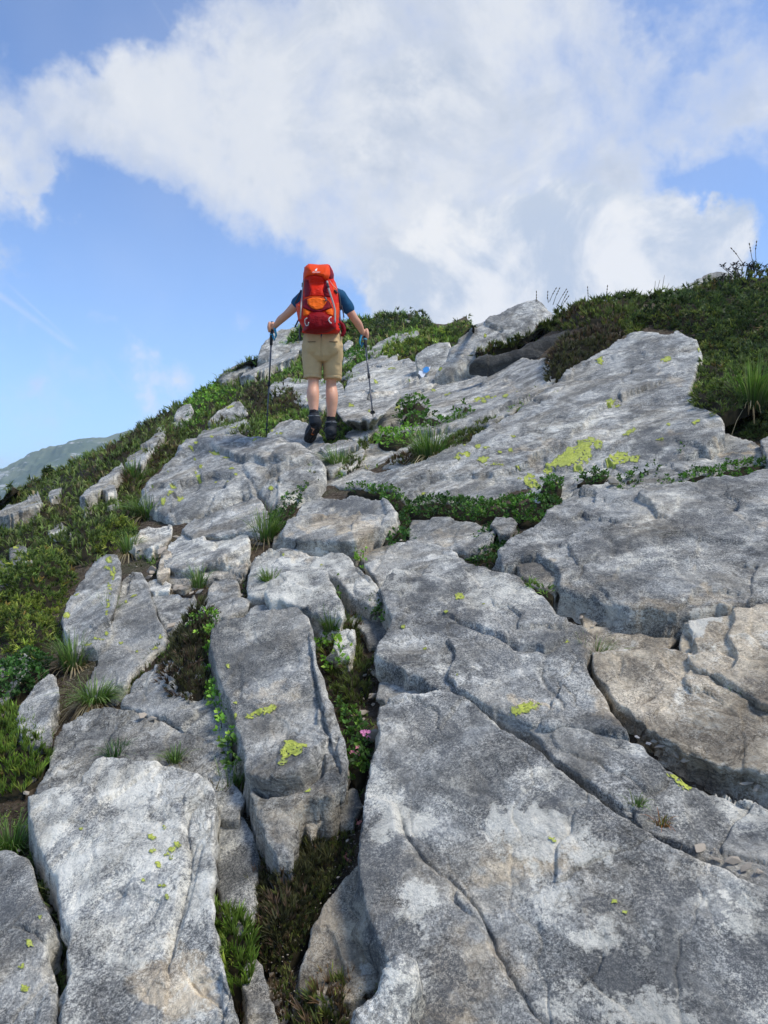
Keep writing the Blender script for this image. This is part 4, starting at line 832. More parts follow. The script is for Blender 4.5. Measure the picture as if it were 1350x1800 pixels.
# base (stalk side) and tip colours, several variants each with a weight
PAL = {
 'juniper': [((.018, .026, .009), (.070, .088, .024), 4), ((.025, .034, .010), (.115, .145, .030), 2.5), ((.05, .035, .012), (.13, .09, .03), .5)],
 'juniper_dark': [((.012, .020, .008), (.046, .066, .020), 5), ((.018, .028, .008), (.105, .115, .032), 3), ((.04, .03, .015), (.10, .07, .03), .5)],
 'juniper_gold': [((.03, .045, .008), (.17, .20, .035), 4), ((.03, .04, .01), (.26, .27, .05), 2), ((.08, .05, .01), (.24, .16, .04), .9), ((.02, .035, .01), (.07, .10, .02), 3)],
 'heather': [((.028, .024, .010), (.060, .080, .018), 4), ((.03, .02, .01), (.10, .115, .028), 2), ((.04, .025, .016), (.085, .055, .032), 2)],
 'heather_dark': [((.018, .016, .010), (.042, .042, .018), 4), ((.02, .015, .01), (.07, .075, .022), 1.3), ((.03, .02, .014), (.075, .050, .034), 1.6)],
 'heather_green': [((.025, .030, .008), (.085, .135, .02), 5), ((.03, .03, .01), (.15, .19, .03), 2), ((.04, .03, .015), (.10, .075, .03), .8)],
 'bilberry': [((.022, .055, .010), (.060, .135, .020), 4), ((.03, .06, .01), (.11, .20, .03), 2), ((.016, .035, .01), (.04, .085, .018), 3)],
 'bilberry_bright': [((.04, .09, .012), (.13, .26, .03), 3), ((.05, .10, .01), (.24, .36, .05), 2), ((.02, .05, .01), (.07, .14, .02), 2)],
 'bilberry_dark': [((.012, .032, .008), (.035, .085, .018), 4), ((.02, .05, .01), (.06, .13, .025), 2)],
 'grass': [((.035, .05, .012), (.11, .19, .04), 4), ((.05, .06, .02), (.20, .26, .08), 2), ((.12, .09, .045), (.33, .27, .14), 1.2)],
 'sward': [((.030, .040, .012), (.075, .105, .026), 5), ((.04, .05, .015), (.13, .155, .042), 3), ((.05, .042, .022), (.16, .13, .07), 1.0), ((.035, .030, .016), (.08, .065, .03), 1)],
 'sward_green': [((.03, .05, .010), (.10, .165, .03), 4), ((.04, .055, .012), (.17, .22, .045), 2), ((.06, .048, .025), (.20, .17, .08), .8)],
}
def scatter(name, P, N, size, tpl, pal, parent, mat=LEAF, seed=0, upb=.5, jit=.5, patch=2.0, origin=None, kind=None):
    rg = np.random.default_rng(seed); n = len(P)
    tp = TPL[tpl]; pl = PAL[pal]; wts = np.array([p[2] for p in pl], float)
    # colour variants come in clumps
    tm_ = .62 if pal.startswith('bilberry') else 1.0
    q = fbm(P * patch, seed + 5, 3, .6)[:, None] * np.linspace(2.4, -2.4, len(pl))[None] + rg.gumbel(size=(n, len(pl))) * .45 + np.log(wts)[None]
    var = q.argmax(1)
    A = N * 1.0 + np.array([0, 0, upb]) + rg.normal(size=(n, 3)) * jit; A /= np.linalg.norm(A, axis=1)[:, None]
    T1 = np.cross(A, rg.normal(size=(n, 3))); T1 /= np.linalg.norm(T1, axis=1)[:, None]; T2 = np.cross(A, T1)
    Vs = []; Fs = []; Cs = []; off = 0; which = rg.integers(0, len(tp), n)
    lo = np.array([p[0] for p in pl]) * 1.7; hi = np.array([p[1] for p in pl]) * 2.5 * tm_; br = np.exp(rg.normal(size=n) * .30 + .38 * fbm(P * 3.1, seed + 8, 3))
    for k, (tv, tf, tg) in enumerate(tp):
        s = which == k; m = s.sum()
        if not m: continue
        sz = size[s][:, None, None] * np.array(rg.uniform(.65, 1.25, m))[:, None, None]
        v = P[s][:, None] + sz * (tv[None, :, 0, None] * T1[s][:, None] + tv[None, :, 1, None] * T2[s][:, None] + tv[None, :, 2, None] * A[s][:, None])
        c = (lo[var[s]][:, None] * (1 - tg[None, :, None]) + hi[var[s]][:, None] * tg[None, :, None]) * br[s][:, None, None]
        Vs.append(v.reshape(-1, 3)); Cs.append(c.reshape(-1, 3)); Fs.append((tf[None] + (np.arange(m) * len(tv))[:, None, None] + off).reshape(-1, 3)); off += m * len(tv)
    V = np.concatenate(Vs); C = np.concatenate(Cs); C = np.concatenate([np.clip(C, 0, 1), np.ones((len(C), 1))], 1)
    o = mk(name, V, [np.concatenate(Fs)], mat, parent=parent, smooth=False, attrs={'col': C}, origin=origin)
    if kind: o['kind'] = kind
    return o
def size_at(y, s0, pmin):
    return np.maximum(s0, pmin * y / 747.)
def plant(name, label, poly, tpl, pal, H=.12, s0=.03, pmin=5., over=4.0, base=-.03, cat='shrub', group=None, kind='thing', lump=1.0, step=None, rough=.10, edge=.7, upb=.5, jit=.5, foliage='foliage', extra=None, face=None, coremat=None, nocore=False):
    seed = int(sum(p[0] * 3 + p[1] * 7 for p in poly)) % 9973
    bb = np.array(poly, float); ext = np.ptp(bb, axis=0).max(); step = step or max(2.5, min(6., ext / 40))
    pl = rough_poly(poly, rough, max(5, step * 1.6), seed)
    px, quads, d, q, bnd = grid_patch(pl, step)
    if face is None:
        P = ray(px[:, 0], px[:, 1], base); Q = ray(q[:, 0], q[:, 1], base)
    else:
        def on(p):
            u = (p[:, 0] - 675) / F; v = (900 - p[:, 1]) / F; c = bb.mean(0); y0 = face[0] or float(ray(c[0], c[1], base)[0, 1]); C0 = at(c[0], c[1], y0)
            yy = (face[1] * C0[1] + face[2] * C0[0] - C0[2] + CAMZ) / (face[1] + face[2] * u - v); return np.stack([u * yy, yy, CAMZ + v * yy], -1)
        P = on(px); Q = on(q)
    D3 = np.linalg.norm(P - Q, axis=1) * (d > 0)
    nn = fbm(P * (1.1 / max(H, .05)) * .5, seed, 3, .6)
    t_ = H * (1 - np.exp(-D3 / (H * edge))) * np.clip(.62 + lump * (.70 * nn + .38 * (.5 - np.abs(fbm(P * (1.7 / max(H, .05)), seed + 3, 2)) * 2.2)), .10, 1.7)
    up = np.array([-.12, -.22, 1.]); up /= np.linalg.norm(up)
    V = P + up * t_[:, None]
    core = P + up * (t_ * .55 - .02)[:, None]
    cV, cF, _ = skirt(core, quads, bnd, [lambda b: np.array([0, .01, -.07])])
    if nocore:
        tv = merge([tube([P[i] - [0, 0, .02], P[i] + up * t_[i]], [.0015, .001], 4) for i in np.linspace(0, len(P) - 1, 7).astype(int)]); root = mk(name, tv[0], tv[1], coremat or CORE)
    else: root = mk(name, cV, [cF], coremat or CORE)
    tag(root, label, cat, group, kind)
    # normals of the mound
    fn_ = np.cross(V[quads[:, 2]] - V[quads[:, 0]], V[quads[:, 3]] - V[quads[:, 1]]); fn_ /= np.maximum(np.linalg.norm(fn_, axis=1), 1e-9)[:, None]
    cen = V[quads].mean(1); sz = size_at(cen[:, 1], s0, pmin); spx = sz * 747 / cen[:, 1]
    wgt = (step * .569) ** 2 / (spx ** 2 * .45) * over; n = int(wgt.sum()); rg = np.random.default_rng(seed)
    k = rg.choice(len(quads), n, p=wgt / wgt.sum()); a, b = rg.uniform(size=(2, n, 1))
    Vq = V[quads[k]]; Pp = (Vq[:, 0] * (1 - a) + Vq[:, 3] * a) * (1 - b) + (Vq[:, 1] * (1 - a) + Vq[:, 2] * a) * b
    Pp = Pp - up * (rg.uniform(0, .35, (n, 1)) * np.minimum(t_[quads[k]].mean(1), H)[:, None]) - up * .2 * sz[k][:, None]
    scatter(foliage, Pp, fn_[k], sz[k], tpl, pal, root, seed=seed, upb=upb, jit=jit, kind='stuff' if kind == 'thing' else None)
    if extra: extra(root, Pp, fn_[k], rg)
    RG['v%d' % seed] = dict(o=root, P=V, px=px)
    return root

def blade_mesh(rg, base, n, L, w, spread, col, rad=.02, droop=.8, up=1.0, seg=4):
    V = []; Fc = []; C = []; a00 = rg.uniform(0, 6.28)
    for i in range(n):
        a = rg.uniform(0, 6.283); a = a + .7 * math.sin(a - a00); L_ = 1; d = np.array([math.cos(a), math.sin(a), 0]); l = L * rg.uniform(.55, 1.15); sp = spread * rg.uniform(.2, 1.2)
        o = base + d * rad * rg.uniform(0, 1) ** .5 + np.array([0, 0, -.01]); sd_ = np.array([-d[1], d[0], rg.uniform(-.4, .4)]); k = len(V)
        c0, c1 = col[rg.integers(len(col))]; br = rg.uniform(.7, 1.3)
        for j in range(seg + 1):
            f = j / seg; h = l * (f * up - droop * sp * f ** 2.2 * .9); r = l * sp * f ** 1.4
            p = o + d * r + np.array([0, 0, h]); ww = w * (1 - f * .85) * .5
            V += [p - sd_ * ww, p + sd_ * ww]; C += [np.array(c0) * (1 - f) * br + np.array(c1) * f * br] * 2
            if j: Fc.append([k + 2 * j - 2, k + 2 * j - 1, k + 2 * j + 1, k + 2 * j])
    return np.array(V), np.array(Fc), np.array(C)
GREEN = [((.07, .11, .02), (.17, .31, .06)), ((.05, .09, .02), (.10, .21, .04)), ((.08, .10, .04), (.30, .38, .13))]
STRAW = [((.16, .12, .06), (.42, .34, .20)), ((.12, .08, .04), (.30, .23, .12)), ((.20, .16, .08), (.52, .45, .28))]
def tussock(label, px, py, size, ng=170, ns=90, zo=.0, wide=1., group=None, green=GREEN, straw=STRAW, name='grass_tussock', depth=None, strawlen=.8):
    seed = int(px * 3 + py * 11); rg = np.random.default_rng(seed)
    b = ray(px, py, zo)[0] if depth is None else at(px, py, depth)
    w = max(.0034, 1.25 * b[1] / 747 * .9); ng = int(ng * 1.5)
    root = None
    V, Fc, C = blade_mesh(rg, b, ng, size, w, .55 * wide, green, rad=size * .28 * wide, droop=.8)
    root = mk(name, V, [Fc], LEAF, attrs={'col': np.concatenate([C, np.ones((len(C), 1))], 1)}, origin=b, smooth=False)
    if ns:
        V, Fc, C = blade_mesh(rg, b, ns, size * strawlen, w, .95 * wide, straw, rad=size * .30 * wide, droop=1.25, up=.55)
        mk('dead_blades', V, [Fc], LEAF, parent=root, attrs={'col': np.concatenate([C, np.ones((len(C), 1))], 1)}, smooth=False)['kind'] = 'stuff'
    tag(root, label, 'grass', group, 'thing'); return root

# --- left slope cover -------------------------------------------------------------------------------------------------
plant('grass', 'rough olive grass and low heath covering the left slope', [(-240,1005),(-240,912),(0,880),(60,846),(110,822),(160,800),(215,774),(262,742),(300,718),(345,692),(400,654),(430,636),(455,628),(474,640),(470,700),(466,768),(400,768),(350,776),(312,797),(285,822),(255,848),(236,886),(262,905),(240,930),(205,965),(150,1000),(100,990),(40,1000)],
      'sward', 'sward', H=.20, s0=.07, pmin=8, over=4.5, base=-.02, kind='stuff', cat='grass', lump=1.1, step=6, upb=1.0, jit=.35)
plant('grass', 'green and brown hillside turf behind the hiker up to the skyline', [(440,652),(470,622),(530,574),(600,566),(640,556),(700,551),(740,562),(770,580),(834,572),(800,618),(728,640),(690,642),(640,656),(606,700),(540,690),(470,700)],
      'sward', 'sward_green', H=.22, s0=.08, pmin=7, over=4.5, base=-.02, kind='stuff', cat='grass', lump=1.1, step=5, upb=1.0, jit=.35)
plant('grass', 'moss and short grass between the boulders around the hiker\'s boots', [(440,776),(452,742),(470,700),(520,700),(560,712),(610,690),(670,730),(668,764),(640,800),(600,845),(570,830),(540,800),(500,776)],
      'sward', 'sward_green', H=.07, s0=.05, pmin=6, over=4, base=.0, kind='stuff', cat='grass', step=4, upb=1.0)
for lb, pl, tp, pal, H, kw in [
 ('bright green bushy mat on the left slope beside the square outcrop', [(330,770),(318,752),(330,730),(338,706),(352,694),(375,688),(410,692),(418,702),(392,716),(372,738),(352,756)], 'bilberry', 'bilberry_bright', .35, dict(s0=.07, pmin=6)),
 ('dark heather mound under the leaning yellow-patched slab of the left slope', [(254,800),(270,778),(300,758),(322,764),(330,784),(300,806),(276,824),(256,836),(240,826)], 'heather', 'heather', .30, dict(s0=.06, pmin=6)),
 ('dark heath band on the left slope above the leaning yellow-patched slab', [(150,846),(190,806),(226,782),(258,758),(296,738),(300,752),(280,760),(262,774),(230,796),(200,820),(170,850)], 'heather', 'heather_dark', .32, dict(s0=.06, pmin=6)),
 ('dark juniper clump on the lower part of the left skyline', [(30,876),(46,860),(68,846),(80,852),(70,864),(44,880)], 'juniper', 'juniper_dark', .30, dict(s0=.06, pmin=6)),
 ('small dark bush on the left skyline above the slanting thin slab', [(74,832),(82,822),(94,822),(92,834),(80,840)], 'juniper', 'juniper_dark', .30, dict(s0=.06, pmin=5)),
 ('dark round shrub between the left pole and the small lichen-capped boulder', [(430,726),(436,704),(450,690),(472,684),(474,700),(468,722),(452,738),(438,740)], 'heather', 'heather_dark', .35, dict(s0=.05, pmin=6)),
 ('olive shrub with dry twigs behind the hiker\'s left pole', [(462,740),(470,716),(484,700),(506,696),(528,704),(534,722),(520,734),(498,734),(480,742)], 'heather', 'heather', .35, dict(s0=.05, pmin=6)),
 ('bright green turf cushion at the foot of the olive shrub behind the hiker', [(428,752),(460,744),(500,730),(530,724),(546,726),(540,738),(500,744),(470,764),(440,766)], 'sward', 'sward_green', .10, dict(s0=.05, pmin=6)),
 ('low dark cushion in front of the small lichen-capped boulder', [(370,764),(376,748),(396,738),(412,736),(404,750),(388,760)], 'heather', 'heather_green', .16, dict(s0=.05, pmin=5)),
 ('brownish heath clump on the left slope right of the boulder hump\'s far side', [(210,866),(222,842),(244,830),(258,838),(250,856),(232,872)], 'heather', 'heather', .20, dict(s0=.05, pmin=6)),
 ('yellow-green juniper patch low on the left slope behind the yellow-edged slab', [(160,960),(172,938),(200,920),(232,918),(240,934),(220,956),(196,972),(170,974)], 'juniper', 'juniper_gold', .16, dict(s0=.05, pmin=7)),
 ('dark bush filling the skyline right of the hiker\'s elbow', [(610,604),(622,586),(640,574),(660,566),(700,556),(720,558),(728,570),(700,582),(672,598),(640,606)], 'juniper', 'juniper_dark', .55, dict(s0=.09, pmin=5)),
 ('dark domed bush on the skyline right of the far rock tips', [(722,590),(724,570),(736,560),(752,570),(766,584),(752,596)], 'juniper', 'juniper_dark', .60, dict(s0=.09, pmin=5)),
 ('dark low bush on the skyline touching the peaked boulder', [(776,600),(786,584),(806,574),(832,568),(828,580),(808,596),(790,606)], 'juniper', 'juniper', .50, dict(s0=.08, pmin=5)),
 ('yellow-green mat of shrubs above the painted trail mark', [(664,632),(690,614),(720,600),(760,594),(800,588),(806,596),(790,606),(750,612),(730,624),(724,634),(700,640),(676,642)], 'juniper', 'juniper_gold', .32, dict(s0=.07, pmin=5)),
 ('dark bush on the far slope beside the hiker\'s right knee', [(602,646),(606,628),(622,618),(646,624),(652,634),(632,648),(612,654)], 'bilberry', 'bilberry', .30, dict(s0=.07, pmin=5)),
 ('green turf clump on the smooth slab right of the right pole', [(606,688),(612,676),(630,668),(648,664),(652,672),(636,684),(618,692)], 'sward', 'sward_green', .16, dict(s0=.06, pmin=6)),
]:
    nm = {'juniper': 'juniper_bush', 'heather': 'heather_bush', 'bilberry': 'bilberry_bush', 'sward': 'grass_clump'}[tp]
    plant(nm, lb, pl, tp, pal, H=H, over=5, base=.0, cat='grass' if tp == 'sward' else 'shrub', step=3.2, **kw)

# --- foreground and middle shrubs ----------------------------------------------------------------------------------
J = lambda lb, pl, pal='juniper', **kw: plant('juniper_bush', lb, pl, 'juniper', pal, **{**dict(H=.2, s0=.035, pmin=7, over=5), **kw})
Hh = lambda lb, pl, pal='heather', **kw: plant('heather_bush', lb, pl, 'heather', pal, **{**dict(H=.10, s0=.028, pmin=8, over=6.5, upb=.9, base=.03), **kw})
B = lambda lb, pl, pal='bilberry', **kw: plant('bilberry_bush', lb, pl, 'bilberry', pal, **{**dict(H=.07, s0=.035, pmin=9, over=5, base=.03), **kw})
J('yellow-green juniper bush at the left edge beside the yellow-striped slab', [(-240,1030),(-20,1010),(20,1000),(50,985),(85,972),(112,982),(132,1002),(134,1030),(118,1050),(116,1075),(100,1110),(104,1140),(84,1166),(30,1170),(-240,1180)], 'juniper_gold', H=.26, s0=.04, pmin=7)
B('dark glossy bilberry bush at the left edge below the golden juniper', [(-240,1200),(0,1180),(30,1165),(62,1152),(84,1164),(76,1190),(56,1206),(30,1222),(0,1240),(-240,1250)], 'bilberry_dark', H=.10, s0=.04)
Hh('olive green heather cushion at the left edge above the whitish slab', [(-240,1268),(0,1256),(36,1252),(66,1272),(86,1300),(88,1334),(70,1366),(40,1390),(0,1400),(-240,1410)], 'heather_green', H=.14, s0=.04, pmin=11)
Hh('dark heather clump hanging between the wedge-shaped slab and the tall block', [(284,1204),(294,1166),(304,1128),(322,1098),(344,1080),(370,1078),(388,1092),(376,1120),(370,1160),(374,1200),(366,1224),(340,1236),(306,1226)], 'heather_dark', H=.16, s0=.035, pmin=9, base=.06, edge=.35)
B('bright green tips standing up from the dark heather clump', [(322,1104),(334,1086),(356,1078),(378,1084),(382,1096),(366,1112),(344,1112)], 'bilberry_bright', H=.06, base=.17, s0=.035, pmin=8, over=1.8, nocore=True)
B('bright green bilberry strand running down the tall block\'s left side', [(360,1130),(372,1112),(384,1150),(394,1205),(402,1250),(416,1310),(420,1344),(406,1346),(392,1300),(382,1240),(366,1190)], 'bilberry_bright', H=.05, base=.07, s0=.04, pmin=10, over=3, nocore=True)
Hh('large dark heather bush in the gully under the tall block\'s front end', [(430,1640),(432,1560),(452,1510),(474,1500),(508,1512),(524,1470),(530,1436),(560,1420),(592,1432),(612,1460),(604,1510),(590,1540),(566,1580),(540,1630),(516,1670),(496,1692),(462,1684)], 'heather_dark', H=.17, s0=.03, pmin=7, base=-.03)
Hh('green heather tuft between the whitish bottom left slab and the gully', [(368,1606),(392,1596),(424,1612),(444,1640),(446,1690),(438,1730),(414,1752),(396,1730),(382,1690)], 'heather_green', H=.10, s0=.035, pmin=10, base=.02)
Hh('scrubby heather in the gully at the bottom edge beside the upright pale stone', [(520,1810),(540,1760),(570,1712),(600,1720),(640,1716),(664,1722),(650,1752),(620,1766),(606,1810),(600,2000),(520,2000)], 'heather', H=.08, s0=.035, pmin=10, base=-.02, over=5)
Hh('mixed heather and grass filling the upper part of the central crack', [(540,1068),(566,1074),(596,1082),(622,1086),(634,1110),(636,1150),(650,1180),(646,1224),(622,1250),(602,1240),(588,1205),(570,1160),(558,1110)], 'heather', H=.09, s0=.035, pmin=9, base=.0, over=4)
B('leafy green sprigs with a pink flower beside the tall block\'s lower right edge', [(598,1236),(618,1250),(634,1280),(646,1310),(642,1346),(624,1376),(614,1350),(608,1300)], 'bilberry', H=.07, s0=.035, pmin=9)
B('fresh green sprigs at the top of the central crack', [(566,1112),(590,1100),(600,1120),(606,1150),(600,1180),(584,1180),(572,1150)], 'bilberry_bright', H=.06, base=.06, s0=.04, pmin=9, over=1.6, nocore=True)
B('narrow bilberry sprigs beside the low whitish slab', [(584,1020),(598,1008),(606,1020),(606,1046),(596,1064),(588,1050)], 'bilberry_bright', H=.07, base=.05, s0=.04, pmin=8, over=2., nocore=True)
B('green sprigs in the crack above the dark-blotched slab\'s left corner', [(624,962),(632,950),(644,966),(640,990),(632,1000),(626,984)], 'bilberry_bright', H=.06, base=.04, pmin=8, over=2.2, nocore=True)
B('small green sprigs on the dark-blotched slab\'s left edge', [(652,1058),(664,1050),(682,1070),(688,1092),(680,1110),(670,1090)], 'bilberry', H=.05, base=.04, pmin=8, over=2.2, nocore=True)
B('bilberry strip climbing the left side of the angular tan-faced block', [(470,930),(488,906),(500,888),(520,868),(548,850),(562,858),(536,870),(520,886),(508,906),(494,936)], 'bilberry', H=.10, base=.03, pmin=7)
B('bilberry fringe behind the right corner of the angular tan-faced block', [(610,862),(640,858),(672,862),(700,868),(714,884),(708,898),(692,888),(670,868),(640,866)], 'bilberry', H=.08, base=.04, pmin=7)
B('bilberry cushion just right of the tip of the angular tan-faced block', [(690,952),(688,930),(696,910),(710,902),(718,914),(716,936),(728,952),(712,958)], 'bilberry_dark', H=.10, base=.02, pmin=8)
B('long dense bilberry band below the lichen-patched slab', [(718,902),(726,886),(750,880),(790,884),(820,878),(860,888),(900,880),(940,878),(968,878),(986,884),(976,902),(950,916),(910,914),(880,906),(850,908),(838,916),(800,908),(760,906)], 'bilberry', H=.12, base=.03, s0=.04, pmin=7)
B('dark bilberry bush spilling into the notch above the dark-blotched slab', [(806,976),(820,960),(846,950),(856,934),(876,924),(900,918),(902,940),(890,960),(880,984),(868,998),(836,994)], 'bilberry_dark', H=.12, base=.0, pmin=8)
B('bilberry patch at the lower left corner of the lichen-patched slab\'s yellow patches', [(948,860),(956,844),(972,840),(988,848),(984,862),(964,868)], 'bilberry', H=.08, base=.06, pmin=7)
B('bilberry sprigs left of the pale stone on the right-hand ledge', [(1014,846),(1030,834),(1052,828),(1068,832),(1064,846),(1040,852)], 'bilberry', H=.10, base=.05, pmin=7)
B('bilberry sprigs right of the pale stone on the right-hand ledge', [(1088,846),(1096,836),(1120,832),(1128,840),(1116,852),(1100,872),(1078,872),(1092,856)], 'bilberry', H=.08, base=.05, pmin=7, over=2.5)
B('thin row of bilberry along the ledge over the very large dark slab', [(1198,852),(1214,836),(1250,834),(1290,822),(1340,812),(1620,800),(1620,812),(1345,826),(1290,838),(1240,850),(1210,858)], 'bilberry', H=.07, base=.06, pmin=7, over=3)
B('tiny upright sprig on the low slab with a brown hollow', [(1140,832),(1146,812),(1152,810),(1160,816),(1156,826),(1150,836)], 'bilberry', H=.08, base=.06, pmin=7, over=1.6, nocore=True)
B('single green sprig at the top of the low slab with a brown hollow', [(1186,798),(1192,786),(1200,788),(1200,797)], 'bilberry', H=.05, base=.07, pmin=7, over=1.6)
B('bilberry tufts around the stones right of the low hollowed slab\'s left end', [(1155,864),(1158,850),(1176,848),(1184,852),(1180,864)], 'bilberry', H=.07, base=.05, pmin=7, over=1.8, nocore=True)
J('sprawling dark juniper covering the hill on the right', [(1100,590),(1112,560),(1160,545),(1190,530),(1205,512),(1240,502),(1280,496),(1310,492),(1350,484),(1620,470),(1620,780),(1350,786),(1310,770),(1280,756),(1272,738),(1226,712),(1210,680),(1232,620),(1224,598),(1190,580),(1150,578)], 'juniper_dark', H=.34, s0=.04, pmin=6, base=-.03, over=6, lump=1.3, step=5)
J('golden-tipped juniper spray in front of the dark hillside juniper', [(1214,700),(1226,650),(1250,640),(1290,650),(1320,640),(1400,640),(1400,700),(1340,700),(1290,720),(1262,728),(1230,716)], 'juniper', H=.24, s0=.045, pmin=6.5, base=.18, over=4)
Hh('long heather band above the black rock overhang', [(752,672),(772,660),(800,644),(832,620),(870,606),(910,592),(950,570),(976,560),(1000,552),(1060,546),(1126,548),(1148,552),(1134,574),(1090,582),(1040,584),(1000,578),(960,588),(914,610),(864,622),(836,644),(800,662),(776,674)], 'heather', H=.26, s0=.05, pmin=7, base=-.03)
Hh('dark rounded heather mound between the overhang and the lichen-patched slab', [(962,674),(960,648),(972,622),(1000,600),(1040,588),(1080,582),(1094,590),(1076,606),(1042,632),(1008,658),(984,672)], 'heather_dark', H=.26, s0=.04, pmin=6, base=.10)
J('green juniper fringe along the right skyline', [(974,556),(990,544),(1020,534),(1060,526),(1100,518),(1150,516),(1192,512),(1196,522),(1150,526),(1110,532),(1084,540),(1064,550),(1020,554),(984,562)], 'juniper', H=.22, s0=.05, pmin=7, base=.02)
B('leafy seedling shrub growing on the middle slabs above the grassy tussock', [(704,750),(700,728),(712,708),(732,702),(746,712),(756,736),(784,740),(826,716),(832,728),(806,744),(770,756),(736,762)], 'bilberry', H=.22, base=.05, s0=.05, pmin=8, over=3)
B('low bright bilberry patch left of the leafy seedling shrub', [(664,776),(672,764),(700,760),(730,762),(724,772),(700,782),(680,784)], 'bilberry_bright', H=.10, base=.05, s0=.04, pmin=7)
Hh('mossy heather strip under the grassy tussock', [(676,818),(700,804),(734,796),(780,782),(820,758),(862,742),(880,738),(870,752),(834,774),(800,796),(760,810),(720,818)], 'heather', H=.07, s0=.04, pmin=6, base=.02)
Hh('dark mossy strip beside the brownish rock near the hiker\'s boots', [(596,826),(610,812),(624,790),(640,768),(654,750),(664,748),(660,768),(644,792),(628,818),(610,834)], 'heather', H=.08, s0=.04, pmin=6, base=.02)
plant('grass_clump', 'green turf strip on top of the rounded boulder hump', [(384,806),(400,798),(436,800),(462,806),(476,818),(470,830),(460,824),(440,812),(410,808)], 'sward', 'sward_green', H=.05, s0=.04, pmin=6, base=.14, over=2.5, cat='grass')
plant('grass_clump', 'thin turf line along the back edge of the boulder hump', [(448,828),(480,832),(520,828),(556,822),(560,830),(520,836),(480,838)], 'sward', 'sward_green', H=.05, s0=.04, pmin=6, base=.12, over=2.0, cat='grass')
plant('grass_clump', 'grassy turf strip beside the lichen-patched slab\'s upper left edge', [(896,724),(920,704),(950,682),(950,692),(920,716),(900,732)], 'sward', 'sward_green', H=.08, s0=.05, pmin=6, base=.05, over=2.5, cat='grass')
plant('moss_cushion', 'yellow-green moss along the upper right rim of the dark-blotched slab', [(914,1016),(930,1018),(960,1030),(972,1040),(970,1048),(940,1034),(916,1024)], 'sward', 'sward_green', H=.05, s0=.03, pmin=6, base=.10, over=2.5, cat='moss')
plant('moss_cushion', 'brown heath moss between the wedge-shaped slab and the smooth slab below it', [(218,1214),(232,1190),(252,1168),(272,1146),(290,1130),(290,1150),(266,1176),(244,1200),(224,1224)], 'heather', 'heather', H=.07, s0=.03, pmin=7, base=-.02, cat='moss')
plant('grass', 'dry brown turf in the long crack beside the whitish bottom left slab', [(52,1510),(60,1500),(88,1520),(96,1560),(98,1600),(116,1640),(112,1720),(100,1790),(90,1790),(88,1700),(94,1640),(70,1580)], 'sward', 'sward', H=.05, s0=.05, pmin=8, base=.01, over=3.5, kind='stuff', cat='grass')
plant('grass', 'dry grass and litter in the narrow gap above the dark gully rock', [(372,1386),(392,1374),(420,1388),(440,1412),(436,1430),(404,1416),(384,1426)], 'sward', 'sward', H=.07, s0=.06, pmin=9, base=.0, over=3.5, kind='stuff', cat='grass')

# --- grass tussocks ----------------------------------------------------------------------------------------------
tussock('grass tussock with a long straw skirt below the yellow-striped leaning slab', 130, 1172, .21, 130, 190, zo=.0, strawlen=1.2)
tussock('low bushy green tussock on a pad of dead straw left of the dark heather clump', 166, 1232, .13, 240, 160, zo=.02, wide=1.7)
tussock('grass tussock on straw beside the cream-coloured flat stone', 226, 974, .2, 130, 130)
tussock('grass tussock at the lower left foot of the boulder hump', 262, 908, .26, 160, 90, wide=1.6)
tussock('straw-fringed tussock between the smooth pale ledge and the long tan ledge', 466, 950, .26, 150, 120)
tussock('small green grass tuft before the wide pale blue-grey slab', 474, 1030, .13, 120, 30, zo=.03)
tussock('big airy grass tussock with seed stalks on the middle slabs', 758, 806, .34, 260, 160, zo=.02, wide=1.4)
tussock('green tussock in the hollow right of the hiker\'s boots', 596, 826, .26, 160, 20, wide=1.2)
tussock('grass tuft behind the hiker\'s right pole tip', 655, 742, .22, 90, 20)
tussock('bushy grass tussock at the right edge under the hillside juniper', 1322, 720, .36, 220, 90, zo=.10, wide=1.1)
tussock('tuft of grass in the straight crack between the two brown slabs and the dark-blotched slab', 1040, 1174, .14, 110, 10, zo=-.02)
tussock('pale grass tuft at the left edge above the lower left corner rock', 18, 1492, .13, 200, 60, zo=.0, wide=1.5)
tussock('small grass tuft at the left end of the whitish slab\'s upper crack', 82, 1530, .08, 90, 30, zo=.0)
tussock('green rosette plant growing on the flat slab behind the whitish bottom left slab', 204, 1326, .08, 90, 0, zo=.05, wide=1.6, name='rosette_plant', green=[((.03, .08, .02), (.08, .20, .03)), ((.03, .07, .02), (.05, .13, .03))])
tussock('sparse faint grass tuft near the top of the whitish slab\'s rim', 308, 1334, .07, 60, 5, zo=.06, wide=1.4)
tussock('tiny grass tuft on the small grey stone step left of the rounded stone', 350, 1030, .16, 50, 20, zo=.04)
tussock('upright green grass tuft in the upper central crack', 582, 1112, .14, 120, 15, zo=.04)
tussock('straw and green tuft wedged between the two leaning slabs', 190, 1090, .18, 70, 60, zo=-.02)
tussock('grass tuft under the bright bush of the left slope', 300, 776, .4, 120, 30)
tussock('dry grass tussock on the left slope beside the boulder hump', 236, 850, .35, 90, 110)
tussock('grass tuft among bilberry sprigs on the far ledge of the lichen-patched slab', 805, 752, .22, 60, 20)
tussock('small grass tuft on the wavy buff slab at the right edge', 1296, 1230, .06, 60, 5, zo=.04)
tussock('small dry grass clump left of the tall block\'s foot', 404, 1398, .13, 70, 80, zo=-.02)

